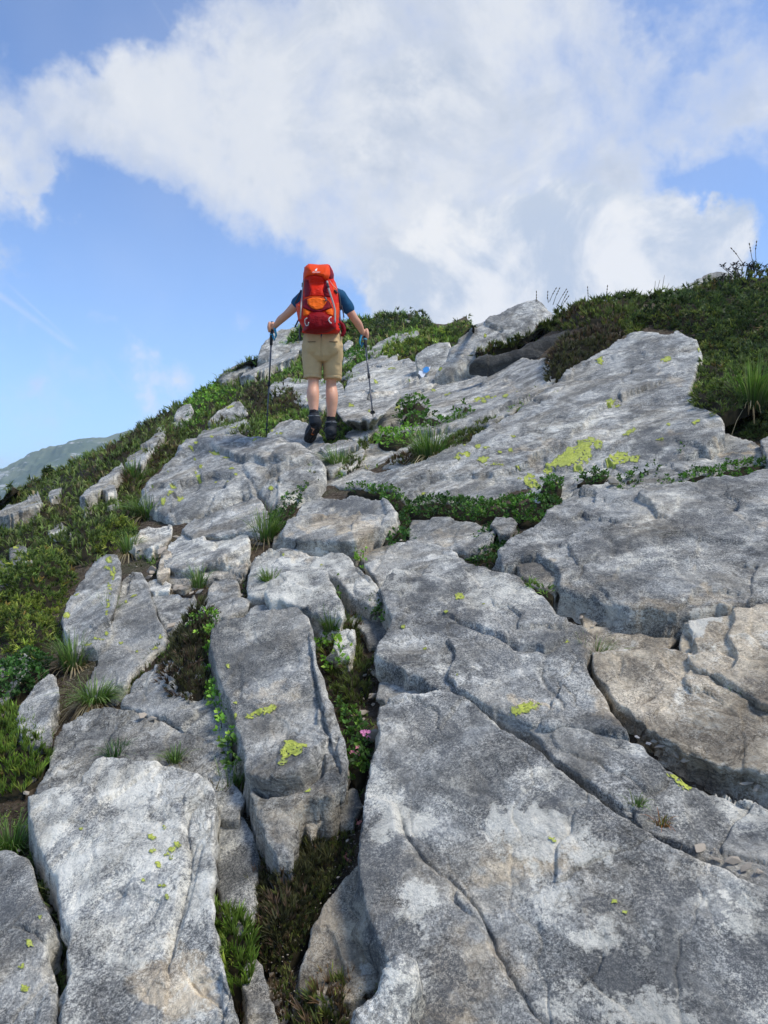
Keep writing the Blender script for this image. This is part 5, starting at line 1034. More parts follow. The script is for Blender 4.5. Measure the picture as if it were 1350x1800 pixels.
# --- seed stalks on the skyline -----------------------------------------------------------------------------------
STK = plain('stalk', (.10, .085, .05), .8); DKL = plain('dark_leaf', (.025, .022, .018), .6, .3)
def stalk(label, pts, depth, group=None, heads=True):
    P = [at(x, y, depth) for x, y in pts]
    parts = [tube(P, np.linspace(.0035, .0022, len(P)) * depth / 8, 5)]
    if heads:
        d = P[-1] - P[-2]; d /= np.linalg.norm(d); hl = .07
        for f in (0, .6, 1.1): parts.append(tube([P[-1] - d * hl * (f + .35), P[-1] - d * hl * (f + .1), P[-1] - d * hl * f + d * .01], [.002, .0085, .001], 5))
    V, Fs = merge(parts); o = mk('seed_stalk', V, Fs, STK); tag(o, label, 'plant', group, 'thing')
stalk('tallest straight seed stalk on the right skyline', [(1330,486),(1329,462),(1328,440),(1330,424)], 8.6)
stalk('left-leaning seed stalk with a split head on the right skyline', [(1310,468),(1302,458),(1294,446),(1285,436)], 8.6)
stalk('seed stalk between the leaning one and the tallest one', [(1324,466),(1321,450),(1319,438),(1317,428)], 8.6)
for k, (x, y, x2, y2) in enumerate([(964,532,963,512),(966,530,978,506),(972,536,984,506),(978,540,996,508),(984,544,998,512),(986,542,1000,520)]):
    stalk('thin grass seed stalk beside the peaked boulder\'s right shoulder', [(x, y), ((x + x2) / 2 - 1, (y + y2) / 2), (x2, y2)], 9.6, 'seed stalks beside the peaked boulder', True)
for k, (x, y, x2, y2) in enumerate([(1150,520,1152,494),(1153,520,1160,492),(1162,520,1168,484),(1165,522,1176,498)]):
    stalk('wispy stalk standing near the pale flat rock strip', [(x, y), ((x + x2) / 2, (y + y2) / 2), (x2, y2)], 9.6, 'wispy stalks near the pale rock strip', False)
for x, y, x2, y2, lb in [(1034,526,1033,504,'lone thin stalk left of the middle of the right skyline fringe'),(1066,520,1068,502,'lone thin stalk near the middle of the right skyline fringe'),(943,530,943,512,'lone stalk on the peaked boulder\'s tip')]:
    stalk(lb, [(x, y), ((x + x2) / 2, (y + y2) / 2), (x2, y2)], 9.8)
def alprose(label, px, py, h, depth, n, seed):
    rg = np.random.default_rng(seed); parts = []; LV = []; b0 = at(px, py, depth); s = depth / F
    for i in range(n):
        x0 = rg.uniform(-.6, .6) * h * s; top = b0 + np.array([x0 + rg.normal() * h * .35 * s, rg.normal() * .06, h * s * rg.uniform(.55, 1.0)])
        base = b0 + np.array([x0 * .6, rg.normal() * .04, -.08]); mid = (base + top) / 2 + rg.normal(size=3) * .01
        parts.append(tube([base, mid, top], [.006, .005, .003], 5)); LV.append(top)
    V, Fs = merge(parts); o = mk('alpenrose', V, Fs, DKL); tag(o, label, 'shrub', None, 'thing')
    tv, tf, tg = T_leaves(11, 1.3, .30, seed); Vs = []; f2 = []; off = 0
    for p in LV:
        Vs.append(p - [0, 0, .03] + tv * rg.uniform(.07, .11)); f2.append(tf + off); off += len(tv)
    mk('leaf_rosettes', np.concatenate(Vs), [np.concatenate(f2)], DKL, parent=o, smooth=False)['kind'] = 'stuff'
alprose('dark-leaved shrub of several rosettes on the upper right skyline', 1308, 490, 26, 8.8, 13, 3)
alprose('small dark-leaved shrub in front of the skyline rock hump', 1270, 505, 20, 8.7, 5, 5)

# --- flowers
def flower(label, px, py, zo, r, col, n=5, name='flower', petals=6):
    b = ray(px, py, zo)[0]; m = plain('petal_' + name, col, .6)
    rg = np.random.default_rng(int(px + py)); Vs = []; f = []; k = 0
    for i in range(n):
        c = b + rg.normal(size=3) * r * (1.2 if n > 1 else 0)
        for j in range(petals):
            a = j * 6.283 / petals + rg.uniform(-.2, .2); d = np.array([math.cos(a), math.sin(a) * .7 - .3, math.sin(a) * .7]); sdv = np.cross(d, [.2, -.9, .3]); sdv /= np.linalg.norm(sdv)
            Vs += [c, c + d * r * .6 + sdv * r * .35, c + d * r, c + d * r * .6 - sdv * r * .35]; f.append([k, k + 1, k + 2, k + 3]); k += 4
    V = np.array(Vs); o = mk(name, V, [np.array(f)], m, smooth=False); tag(o, label, 'flower', None, 'thing')
    st_ = tube([b + [0, .01, -.05], b + [0, .005, -.02], b], [.0012] * 3, 5); mk('stem', st_[0], st_[1], plain('stem_green', (.05, .10, .03)), parent=o)
flower('pink clover-like flower head on the pale stone in the central crack', 644, 1289, .06, .0075, (.62, .20, .38), 5, 'pink_flower')
flower('pink petal cluster low in the green sprigs under the pink clover flower', 628, 1326, .03, .009, (.60, .20, .30), 3, 'pink_flower')
flower('row of small red and white blossoms at the gully\'s right edge', 625, 1446, -.02, .006, (.62, .22, .18), 9, 'stonecrop')
flower('red blossom cluster lower in the gully beside the huge cracked slab', 632, 1640, -.04, .006, (.55, .12, .09), 9, 'stonecrop')
flower('tiny reddish blossoms between the stonecrop row and the lower red cluster', 612, 1508, -.03, .005, (.55, .18, .14), 5, 'stonecrop')
for lb, x, y, c in [('small yellow-green seedling in the diagonal seam of the huge cracked slab', 1119, 1408, GREEN), ('reddish leafy seedling in the seam right of the yellow-green one', 1164, 1442, [((.12, .05, .02), (.35, .12, .03)), ((.08, .08, .02), (.25, .22, .04))])]:
    tussock(lb, x, y, .035, 26, 0, zo=.10, wide=1.8, name='seedling', green=c)
# ---------------------------------------------------------------- loose pale stones and gravel
STONE = plain('pale_stone', (.44, .38, .30), .85, .35, 30, .6, spec=.2); GREY = plain('grey_stone', (.33, .33, .33), .85, .35, 30, .6, spec=.2)
def stone_mesh(seed, m):
    rg = np.random.default_rng(seed); n = 11
    import bmesh
    bm = bmesh.new()
    for i in range(10):
        v = rg.normal(size=3); v /= np.linalg.norm(v); v = v * np.array([1, .75, .45]) * rg.uniform(.75, 1.2); bm.verts.new(v)
    r = bmesh.ops.convex_hull(bm, input=bm.verts)
    bmesh.ops.delete(bm, geom=[g for g in r['geom_interior'] if isinstance(g, bmesh.types.BMVert)], context='VERTS')
    bmesh.ops.bevel(bm, geom=list(bm.edges), offset=.045, segments=1, affect='EDGES')
    me = bpy.data.meshes.new('stone'); bm.to_mesh(me); bm.free(); me.materials.append(m); return me
SM = [stone_mesh(s, STONE) for s in range(6)] + [stone_mesh(s + 20, GREY) for s in range(3)]
def stone(label, group, px, py, wpx, hpx, zo=-.02, mesh=None, ang=None, cat='stone'):
    rg = np.random.default_rng(int(px * 7 + py * 13)); b = ray(px, py, zo)[0]; s = wpx / F * b[1] / 2 * (rg.uniform(.7, 1.3) if group else 1)
    k = mesh if mesh is not None else int(rg.integers(0, 6))
    o = bpy.data.objects.new('stone', SM[k]); COL.objects.link(o); o.location = b
    o.rotation_euler = (rg.uniform(.0, .7), rg.uniform(-.5, .2), ang if ang is not None else rg.uniform(-.9, .9))
    o.scale = (s, s * rg.uniform(.7, 1.1), s * np.clip(hpx / wpx * 1.5, .6, 1.7)); tag(o, label, cat, group, 'thing')
for lb, x, y, w_, h, zo in [
 ('large pale tan stone lying in the central crack beside the pink clover flower', 654, 1294, 34, 44, .02),
 ('pale tan stone above the pink-flower stone in the central crack', 640, 1252, 26, 18, .0),
 ('round grey stone in the central crack, right of the heather', 654, 1224, 22, 26, .0),
 ('pair-topping white stone in the upper central crack', 656, 1182, 26, 26, .0),
 ('pale chip standing beside the pointed grey rock on the left', 98, 1270, 16, 26, .0),
 ('flat pale stone, left one of two lying on the flat slab in the left foreground', 252, 1257, 24, 8, .07),
 ('flat pale stone, right one of two lying on the flat slab in the left foreground', 267, 1263, 28, 8, .07),
 ('pale stone block at the upper left corner of the whitish slab', 58, 1372, 18, 20, .02),
 ('white chip just left of the whitish slab\'s upper left corner', 48, 1392, 24, 10, .02),
 ('round pale pink stone sitting on the right-hand ledge', 1078, 845, 26, 26, .09),
 ('pale stone at the upper right rim of the dark-blotched slab', 962, 1030, 22, 10, .04),
 ('small flat tan stone below the brown stained angular rock', 1000, 1054, 24, 8, .03),
 ('cream flat stone near the notch left of the split brown slab', 1026, 1072, 30, 10, .02),
 ('thin pale shard lying in the notch left of the split brown slab', 1006, 1066, 20, 6, .02),
 ('long whitish stone wedged at the foot of the dark-blotched slab\'s lichen', 988, 1262, 16, 36, .06),
 ('long pale stone bar lying in the crack below the dark-blotched slab', 1010, 1282, 60, 12, .05),
 ('square grey stone wedged beneath the tall block\'s lower right corner', 632, 1416, 30, 18, .0),
 ('pale stone in the notch above the green rosette plant', 268, 1240, 18, 6, .05),
 ('cream stone slab chip left of the thin pale flake', 284, 1028, 26, 8, .04),
 ('pale splinter stone propped beside the step slab', 268, 1002, 22, 26, .03)]:
    stone(lb, None, x, y, w_, h, zo)
def grp(lb, g, L, zo, cat='stone', grey=False):
    ORD = 'first second third fourth fifth sixth seventh eighth ninth tenth eleventh twelfth thirteenth'.split()
    if len(L) <= 13 and 'gully' not in g: L = sorted(L)
    for i, (x, y, w_, h) in enumerate(L): stone((ORD[i] + ' ' + lb + ', counted from the left') if len(L) <= 13 else lb, g, x, y, w_, h, zo, cat=cat, mesh=(6 + int(x) % 3) if grey else None)
grp('pale stone in the crack under the olive brown slab', 'pale stones in the crack above the long smooth slab',
    [(1162,1312,30,10),(1188,1328,24,16),(1208,1336,34,10),(1225,1330,26,7),(1240,1338,22,7),(1200,1320,18,7),(1292,1362,14,8),(1312,1374,28,12),(1330,1386,30,14),(1150,1303,14,8),(1255,1345,14,7)], .035)
grp('small pale stone in the seam above the huge cracked slab', 'pale stones in the seam above the huge slab',
    [(998,1350,12,8),(1016,1362,20,8),(1006,1356,18,7),(1100,1410,18,7),(1130,1432,24,8),(1208,1484,22,10),(1228,1490,30,12),(1256,1492,12,9),(1262,1508,22,9),(1290,1512,40,12),(1310,1524,30,8),(1335,1532,24,8),(1150,1448,18,6)], .06)
grp('white chip left of the whitish slab', 'white chips left of the whitish slab', [(64,1505,16,14),(54,1522,16,10),(72,1524,14,12),(70,1516,10,6),(98,1626,18,8),(34,1494,14,8),(44,1453,8,7)], .03)
grp('pale gravel stone on the gully floor at the bottom edge', 'gravel stones in the gully', [(472,1750,22,26),(488,1764,22,20),(500,1780,26,24),(478,1712,14,12),(486,1738,12,10),(512,1708,8,8),(474,1790,16,18),(496,1796,24,18),(514,1790,14,14),(506,1766,12,10),(484,1780,10,9),(520,1776,12,10),(470,1770,12,12),(490,1750,9,8),(468,1706,10,8)], -.06)
grp('small pale stone in the upper central crack', 'small stones in the central crack', [(644,1186,12,14),(666,1190,12,10),(650,1200,10,8),(672,1214,14,14),(640,1228,10,10),(656,1238,10,8),(638,1264,12,6),(640,1356,8,8),(648,1366,8,8),(632,1372,7,7),(610,1478,8,6),(594,1542,10,6),(676,1226,14,8),(690,1222,16,8)], .0)
grp('pale scree stone on the path between the step slabs', 'scree stones on the path', [(262,1014,16,6),(276,1034,20,7),(300,1034,16,6),(322,1034,20,6),(336,1042,16,6),(422,1052,12,10),(428,1068,14,6),(412,1052,8,7),(318,1010,12,4),(282,1000,10,14),(292,990,14,10),(266,958,18,7),(292,958,12,6),(426,1046,10,8),(272,1068,8,12),(292,1110,8,7),(640,1010,10,6),(1022,1085,12,5),(1046,1096,10,5),(966,1046,12,6),(985,1060,14,6),(312,1032,34,14),(352,1040,26,12),(268,1006,24,16),(450,1056,22,12),(446,1030,16,14),(300,1100,20,14),(338,1086,18,12),(246,968,26,10),(310,944,22,8),(284,968,20,12),(600,988,26,10),(556,952,20,8),(706,950,18,10),(640,944,16,9)], .03)
grp('grey pebble wedged in the crack below the dark-blotched slab', 'grey pebbles below the dark-blotched slab', [(900,1270,18,8),(920,1276,20,8),(944,1282,14,8),(965,1290,14,6),(1120,1296,12,7),(1140,1306,12,6)], .05, grey=True)
def gravel(name, poly, zo, n, smin, smax, seed):
    rg = np.random.default_rng(seed); P = np.array(poly, float); lo = P.min(0); hi = P.max(0); c = rg.uniform(lo, hi, (n * 4, 2)); d, _ = sdf(c, P); c = c[d > 0][:n]
    b = ray(c[:, 0], c[:, 1], zo); V = []; Fq = []; k = 0
    base = np.array([[1,0,0],[0,1,0],[-1,0,0],[0,-1,0],[0,0,.7],[0,0,-.7]], float); f = np.array([[0,1,4],[1,2,4],[2,3,4],[3,0,4],[1,0,5],[2,1,5],[3,2,5],[0,3,5]])
    for p in b:
        s = rg.uniform(smin, smax) * p[1] / F; v = base * rg.uniform(.5, 1.1, (6, 1)) * s; a = rg.uniform(0, 6.28); v = v @ np.array([[math.cos(a), math.sin(a), 0], [-math.sin(a), math.cos(a), 0], [0, 0, 1]])
        V.append(v + p); Fq.append(f + k); k += 6
    o = mk(name, np.concatenate(V), [np.concatenate(Fq)], STONE, smooth=False); tag(o, None, None, None, 'stuff'); return o
tag(gravel('gravel', [(460,1690),(530,1690),(530,1810),(460,1810)], -.085, 260, 1.2, 4.5, 1), 'fine pale gravel on the gully floor', 'gravel')
tag(gravel('gravel', [(630,1180),(690,1180),(680,1230),(650,1270),(650,1400),(625,1400),(630,1260)], -.05, 220, 1., 3., 2), 'fine gravel in the central crack', 'gravel')
tag(gravel('gravel', [(255,1010),(300,1005),(440,1010),(440,1070),(340,1045),(260,1040)], -.02, 260, 1., 3.2, 3), 'fine pale scree around the step slabs', 'gravel')
tag(gravel('gravel', [(940,1270),(1000,1345),(1130,1430),(1250,1500),(1350,1540),(1350,1528),(1240,1480),(1120,1405),(1000,1335)], .0, 200, 1., 3., 4), 'fine debris in the long seam above the huge slab', 'gravel')
tag(gravel('gravel', [(975,1040),(1050,1070),(1050,1090),(1000,1075)], .0, 120, 1., 3., 5), 'fine debris in the notch left of the brown slabs', 'gravel')
# painted trail mark
def mark():
    wm = plain('white_paint', (.75, .78, .82), .7, .1, 200); bm_ = plain('blue_paint', (.03, .25, .62), .7, .1, 200)
    for nm, pl, m in [('white_paint_mark', [(736,652),(748,650),(750,655),(744,664),(741,665),(735,657)], wm), ('blue_paint_mark', [(743,648),(748,644),(754,645),(755,651),(750,656),(744,655)], bm_), ('white_paint_mark', [(750,645),(757,643),(756,648),(752,651)], wm)]:
        p = rough_poly(pl, .05, 2., 3); px, quads, d, q, bnd = grid_patch(p, 1.)
        r = RG['B10d']; ymin = 99
        for hk in ('B10d', 'B10e', 'B10f', 'B10b'):
            g_ = RG[hk]; dd_ = np.hypot(*(g_['px'] - np.array([746., 653.])).T); m_ = dd_ < 9
            if m_.any(): ymin = min(ymin, g_['V'][:len(g_['px'])][m_][:, 1].min())
        yy = ymin - (.05 if nm[0] == 'b' else .035); V = np.stack([(px[:, 0] - 675) / F * yy, yy + (650 - px[:, 1]) * .004, CAMZ + (900 - px[:, 1]) / F * yy], -1)
        mk(nm, V, [quads], m, parent=r['o'])
mark()

# what has gathered in the joints between the rocks: grit, moss and small grass (beyond counting)
def joints():
    rg = np.random.default_rng(77); n = 42000; c = np.stack([rg.uniform(0, 1350, n), rg.uniform(765, 1800, n)], 1); ins = np.zeros(n, bool)
    for k_, r in RG.items():
        if k_[0] not in 'ABCDE': continue
        lo = r['px'].min(0); hi = r['px'].max(0); m = (c[:, 0] > lo[0]) & (c[:, 0] < hi[0]) & (c[:, 1] > lo[1]) & (c[:, 1] < hi[1]) & ~ins
        if m.any():
            # inside if a rock vertex is very near
            idx = np.nonzero(m)[0]; gp = r['px']; key = set((int(a // 4), int(b // 4)) for a, b in gp)
            ins[idx] |= np.array([(int(a // 4), int(b // 4)) in key for a, b in c[idx]])
    c = c[~ins]; u = rg.uniform(size=len(c)); rgn = fbm(np.stack([c[:, 0] / 60, c[:, 1] / 45, 0 * u], -1), 61, 3)
    left = (c[:, 0] < 240 - (c[:, 1] - 880) * .15) & (c[:, 1] < 1100)
    c = c[~left]; rgn = rgn[~left]; gul = (c[:, 1] > 1420) & (c[:, 0] > 380) & (c[:, 0] < 660); rgn = np.where(gul, -.2, rgn)
    b = ray(c[:, 0], c[:, 1], -.02); up = np.tile([[-.2, -.25, .95]], (len(c), 1)); sz = size_at(b[:, 1], .018, 5.)
    m1 = rgn > .12; m2 = (rgn < -.05)
    for msk, tp, pal, lb, nm in ((m1, 'sward', 'sward_green', 'short grass rooted in the joints between the slabs', 'grass'), (m2 & (rng.uniform(size=len(c)) < .7), 'heather', 'heather', 'brownish moss and heath litter in the joints between the slabs', 'moss')):
        o = scatter(nm, b[msk], up[msk], sz[msk] * (1.0 if nm == 'moss' else 1.3), tp, pal, None, seed=5, upb=.9, jit=.5); tag(o, lb, nm, None, 'stuff')
    V = []; Fq = []; k = 0; base = np.array([[1,0,0],[0,1,0],[-1,0,0],[0,-1,0],[0,0,.7],[0,0,-.7]], float); f = np.array([[0,1,4],[1,2,4],[2,3,4],[3,0,4],[1,0,5],[2,1,5],[3,2,5],[0,3,5]])
    m3 = rg.uniform(size=len(c)) < .30
    for p in b[m3]:
        s = rg.uniform(.8, 3.6) ** 1.0 * p[1] / F; v = base * rg.uniform(.5, 1.1, (6, 1)) * [1, .8, .6] * s; a = rg.uniform(0, 6.28); v = v @ np.array([[math.cos(a), math.sin(a), 0], [-math.sin(a), math.cos(a), 0], [0, 0, 1]])
        V.append(v + p); Fq.append(f + k); k += 6
    o = mk('gravel', np.concatenate(V), [np.concatenate(Fq)], STONE, smooth=False); tag(o, 'small stones and grit lodged in the joints between the slabs', 'gravel', None, 'stuff')
joints()
# ---------------------------------------------------------------- the hiker (about 7.4 m away, seen from behind)
HY = 7.4
def hp(px, py, dy=0.): return at(px, py, HY + dy)
def ball(c, r, seg=12):
    c = np.array(c, float); r = np.broadcast_to(np.array(r, float), (3,)); V = []; 
    for i in range(1, seg // 2):
        th = math.pi * i / (seg // 2)
        for j in range(seg): V.append([math.sin(th) * math.cos(6.28318 * j / seg), math.sin(th) * math.sin(6.28318 * j / seg), math.cos(th)])
    n = len(V); V += [[0, 0, 1], [0, 0, -1]]; V = np.array(V) * r + c; q = []; tr = []
    rows = seg // 2 - 1
    for i in range(rows - 1):
        for j in range(seg): q.append([i * seg + j, (i + 1) * seg + j, (i + 1) * seg + (j + 1) % seg, i * seg + (j + 1) % seg])
    for j in range(seg): tr += [[n, j, (j + 1) % seg], [n + 1, (rows - 1) * seg + (j + 1) % seg, (rows - 1) * seg + j]]
    return V, ([np.array(q)] if q else []) + [np.array(tr)]
def chain(pts, rad, seg=16):
    """tapered limb with round ends; rad may be (side, depth) pairs"""
    pts = [np.array(p, float) for p in pts]; P = []; Rr = []
    # catmull-rom resample
    ext = [2 * pts[0] - pts[1]] + pts + [2 * pts[-1] - pts[-2]]; rr = [rad[0]] + list(rad) + [rad[-1]]; rr = [np.array(r if np.ndim(r) else (r, r), float) for r in rr]
    for i in range(1, len(ext) - 2):
        for t_ in np.linspace(0, 1, 6, endpoint=(i == len(ext) - 3)):
            f = lambda a, b, c, d: .5 * (2 * b + (c - a) * t_ + (2 * a - 5 * b + 4 * c - d) * t_ ** 2 + (3 * b - a - 3 * c + d) * t_ ** 3)
            P.append(f(*ext[i - 1:i + 3])); Rr.append(np.maximum(f(*rr[i - 1:i + 3]), .001))
    d0 = P[0] - P[1]; d0 /= np.linalg.norm(d0); d1 = P[-1] - P[-2]; d1 /= np.linalg.norm(d1); r0 = Rr[0]; r1 = Rr[-1]
    P = [P[0] + d0 * r0.mean() * .8, P[0] + d0 * r0.mean() * .5] + P + [P[-1] + d1 * r1.mean() * .5, P[-1] + d1 * r1.mean() * .8]
    Rr = [r0 * .5, r0 * .84] + Rr + [r1 * .84, r1 * .5]
    return tube(P, np.array(Rr), seg)
def fuse(name, parts, voxel, mat, parent, smooth_it=4, wrinkle=0., wsc=14., seed=0, post=None, attrs=None):
    V, Fs = merge(parts); o = mk(name + '_raw', V, Fs, None, origin=(0, 0, 0))
    m = o.modifiers.new('r', 'REMESH'); m.mode = 'VOXEL'; m.voxel_size = voxel; m.use_smooth_shade = True
    s = o.modifiers.new('s', 'SMOOTH'); s.factor = .5; s.iterations = smooth_it
    dg = bpy.context.evaluated_depsgraph_get(); me = bpy.data.meshes.new_from_object(o.evaluated_get(dg)); bpy.data.objects.remove(o)
    n = len(me.vertices); co = np.empty(n * 3, np.float32); me.vertices.foreach_get('co', co); co = co.reshape(-1, 3).astype(float)
    nr = np.empty(n * 3, np.float32); me.vertex_normals.foreach_get('vector', nr); nr = nr.reshape(-1, 3)
    if wrinkle:
        w_ = 1 - np.abs(fbm(co * wsc, seed, 3, .5)) * 2.2; co = co + nr * (wrinkle * w_)[:, None]
    if post: co = post(co, nr)
    me.vertices.foreach_set('co', co.astype(np.float32).ravel()); me.update()
    me.name = name; me.materials.clear(); me.materials.append(mat)
    o = bpy.data.objects.new(name, me); COL.objects.link(o)
    if parent is not None: o.parent = parent; o.location = -parent.location
    return o
def skin_material():
    m, t, b = newmat('skin'); tc = t.new('ShaderNodeTexCoord'); n = t.noise(tc.outputs['Object'], 18, 5, .6)
    c = t.mix(n, (.62, .30, .18, 1), (.78, .43, .28, 1)); t.link(c, b.inputs['Base Color']); b.inputs['Roughness'].default_value = .5
    b.inputs['Subsurface Weight'].default_value = .15; b.inputs['Subsurface Radius'].default_value = (.02, .008, .004); b.inputs['Subsurface Scale'].default_value = .5
    return m
SKIN = skin_material()
def cloth(name, col, var=.12, rough=.8, weave=600):
    m, t, b = newmat(name); tc = t.new('ShaderNodeTexCoord'); v = tc.outputs['Object']; n = t.noise(v, 22, 5, .6); n2 = t.noise(v, weave, 2, .5)
    c = t.mix(n, tuple(x * (1 - var) for x in col) + (1,), tuple(x * (1 + var) for x in col) + (1,)); t.link(c, b.inputs['Base Color'])
    b.inputs['Roughness'].default_value = rough; b.inputs['Specular IOR Level'].default_value = .12
    bump(t, b, t.math('ADD', n, t.math('MULTIPLY', n2, .2)), .5, .004); return m
KHAKI = cloth('khaki_cloth', (.55, .40, .21)); BLUE = cloth('blue_jersey', (.018, .085, .17)); BLK = cloth('black_sock', (.012, .012, .014))
BOOT = cloth('boot_leather', (.030, .034, .040), .3, .6); SOLE = plain('boot_sole', (.012, .012, .012), .7, .3, 80, .6); BGREY = plain('boot_grey', (.16, .17, .18), .6)
HAIR = plain('hair', (.12, .075, .04), .6, .3, 60, .6)
feet0 = hp(566, 772, .08)
man = empty('person', feet0); tag(man, 'hiker in khaki shorts and blue t-shirt climbing away with two poles', 'person', None, 'thing')

def fist(c, side, tilt):
    """hand closed round a grip standing at c; side -1 left, +1 right; returns parts"""
    parts = []; c = np.array(c, float); s = side
    # palm lies on the outer/back side of the grip, fingers wrap in front (away) and come back inside
    parts.append(chain([c + [s * .022, -.010, .048], c + [s * .026, -.012, .012], c + [s * .024, -.008, -.018]], [(.019, .036), (.021, .040), (.019, .034)], 12))
    Ls = [.0, .004, .002, -.006]
    for k in range(4):
        z = .038 - .021 * k; r = .0098 - .0006 * k
        parts.append(chain([c + [s * .028, .018, z + .004], c + [s * .020, .046 + Ls[k], z + .002], c + [-s * .008, .048 + Ls[k], z - .002], c + [-s * .024, .026, z - .004], c + [-s * .018, .004, z - .004]], [r * 1.15, r * 1.1, r, r * .95, r * .8], 9))
    parts.append(chain([c + [s * .014, -.026, .028], c + [-s * .006, -.034, .046], c + [-s * .018, -.016, .060], c + [-s * .014, .008, .066]], [.0135, .012, .0105, .009], 9))
    return parts
# left / right as seen in the photograph
HL = hp(478, 578, .33); HR = hp(641, 590, .30)
eL = hp(504, 553, .16); wL = hp(484, 573, .30); sL = hp(534, 521, .06)
eR = hp(623, 560, .14); wR = hp(637, 584, .27); sR = hp(599, 521, .06)
body = []
body.append(chain([hp(567, 596, -.02), hp(567, 575, .0), hp(567, 552, .05), hp(567, 528, .10), hp(567, 512, .13)], [(.165, .115), (.140, .10), (.155, .11), (.170, .115), (.12, .08)], 20))
body.append(chain([sL, hp(567, 516, .11), sR], [.06, .075, .06], 14))
body.append(chain([hp(567, 514, .12), hp(566, 500, .20)], [.056, .054], 12))
body.append(ball(hp(566, 486.5, .26), (.074, .098, .112), 20)); body.append(ball(hp(566, 489, .30), (.058, .075, .075), 14))     # skull, jaw
body.append(chain([hp(566, 486, .345), hp(566, 489, .368)], [.010, .014], 8))                                         # nose
for s in (-1, 1): body.append(ball(hp(566, 487, .25) + [s * .076, 0, 0], (.010, .020, .032), 10))
body.append(chain([sL, (sL + eL) / 2 + [0, .0, -.005], eL, (eL + wL) / 2 + [-.004, 0, .006], wL, (wL + HL) / 2], [.052, .049, .041, .040, (.026, .030), (.030, .024)], 14))
body.append(chain([sR, (sR + eR) / 2 + [0, .0, -.005], eR, (eR + wR) / 2 + [.004, 0, .006], wR, (wR + HR) / 2], [.052, .049, .041, .040, (.026, .030), (.030, .024)], 14))
body += fist(HL, -1, 0) + fist(HR, 1, 0)
# legs
body.append(chain([hp(552, 600, .0), hp(549, 630, .04), hp(550.5, 664, .05), hp(551, 675, .025), hp(550.0, 692, -.03), hp(551, 709, -.04), hp(552.2, 727, -.06), hp(552.5, 744, -.08)], [.095, .082, .058, .053, (.063, .072), (.053, .057), .036, .034], 18))
body.append(chain([hp(582, 600, .0), hp(583.5, 630, .06), hp(582.5, 664, .12), hp(582, 676, .12), hp(583.4, 696, .08), hp(583.2, 716, .08), hp(582, 738, .08), hp(581.5, 756, .08)], [.095, .082, .058, .053, (.063, .072), (.053, .057), .036, .034], 18))
# toes of the bare foot stay inside the boots
def footbox(heel, toe, w, up):
    heel = np.array(heel, float); toe = np.array(toe, float); return chain([heel, (heel * .6 + toe * .4) + up * .012, toe], [(w, .036), (w * 1.08, .032), (w * .9, .024)], 14)
bheel, btoe = hp(556.5, 748, -.05), hp(541.5, 775, .09)
bd = btoe - bheel; bd /= np.linalg.norm(bd)

rheel, rtoe = hp(581, 769, .04), hp(582, 765, .28)
body += [chain([hp(552.5, 744, -.08), hp(550, 756, .0)], [.036, .028], 10), chain([hp(581.5, 756, .08), hp(581, 766, .12)], [.036, .028], 10)]
fuse('body', body, .0058, SKIN, man, 3)
# hair
def hairpost(co, nr): return co + nr * (.006 * fbm(co * 60, 5, 2))[:, None]
fuse('hair', [ball(hp(566, 485.5, .245), (.080, .100, .108), 20), ball(hp(566, 490, .215), (.070, .060, .07), 14)], .009, HAIR, man, 2, post=hairpost)
# eyes
for s in (-1, 1): V_, F_ = ball(hp(566, 485, .348) + [s * .031, .0, 0], .011, 10); mk('eye', V_, F_, plain('eye', (.6, .6, .58), .3), parent=man)
# t-shirt
sh = [chain([hp(567, 594, -.02), hp(567, 575, .0), hp(567, 552, .05), hp(567, 528, .10), hp(567, 513, .13)], [(.176, .125), (.160, .120), (.168, .125), (.180, .130), (.13, .10)], 22),
      chain([sL + [.02, 0, .008], hp(567, 515, .11), sR + [-.02, 0, .008]], [.064, .082, .064], 16),
      chain([sL + [.01, 0, .004], sL * .60 + eL * .40], [.064, .060], 16), chain([sR + [-.01, 0, .004], sR * .46 + eR * .54], [.065, .062], 16)]
fuse('tshirt', sh, .008, BLUE, man, 3, wrinkle=.006, wsc=9, seed=4)
# shorts
def shpost(co, nr):
    z = co[:, 2]; zt = hp(0, 664)[2]
    # flatten the leg ends into clean hems, centre seam
    co = co.copy(); co[:, 2] = np.maximum(z, zt + .0)
    cx = hp(567, 600)[0]; k = np.exp(-((co[:, 0] - cx) / .006) ** 2) * (nr[:, 1] < -.2) * (z > hp(0, 632)[2]); co[:, 1] += k * .014
    hem = np.exp(-((z - (zt + .030)) / .004) ** 2); co -= nr * (hem * .007)[:, None]
    return co
shp = [chain([hp(567, 583, -.01), hp(567, 596, -.015), hp(567, 612, -.01)], [(.178, .122), (.192, .134), (.190, .132)], 24),
       ball(hp(551.5, 607, -.075), (.086, .068, .10), 16), ball(hp(582.5, 607, -.075), (.086, .068, .10), 16),
       chain([hp(550, 606, .0), hp(549, 632, .03), hp(549.5, 668, .05)], [(.104, .120), (.095, .108), (.084, .095)], 20),
       chain([hp(584, 606, .0), hp(585, 632, .05), hp(585, 668, .11)], [(.104, .120), (.095, .108), (.084, .095)], 20)]
sho = fuse('shorts', shp, .0075, KHAKI, man, 3, wrinkle=.008, wsc=6, seed=8, post=shpost)
DK = plain('seam', (.17, .12, .055), .9)
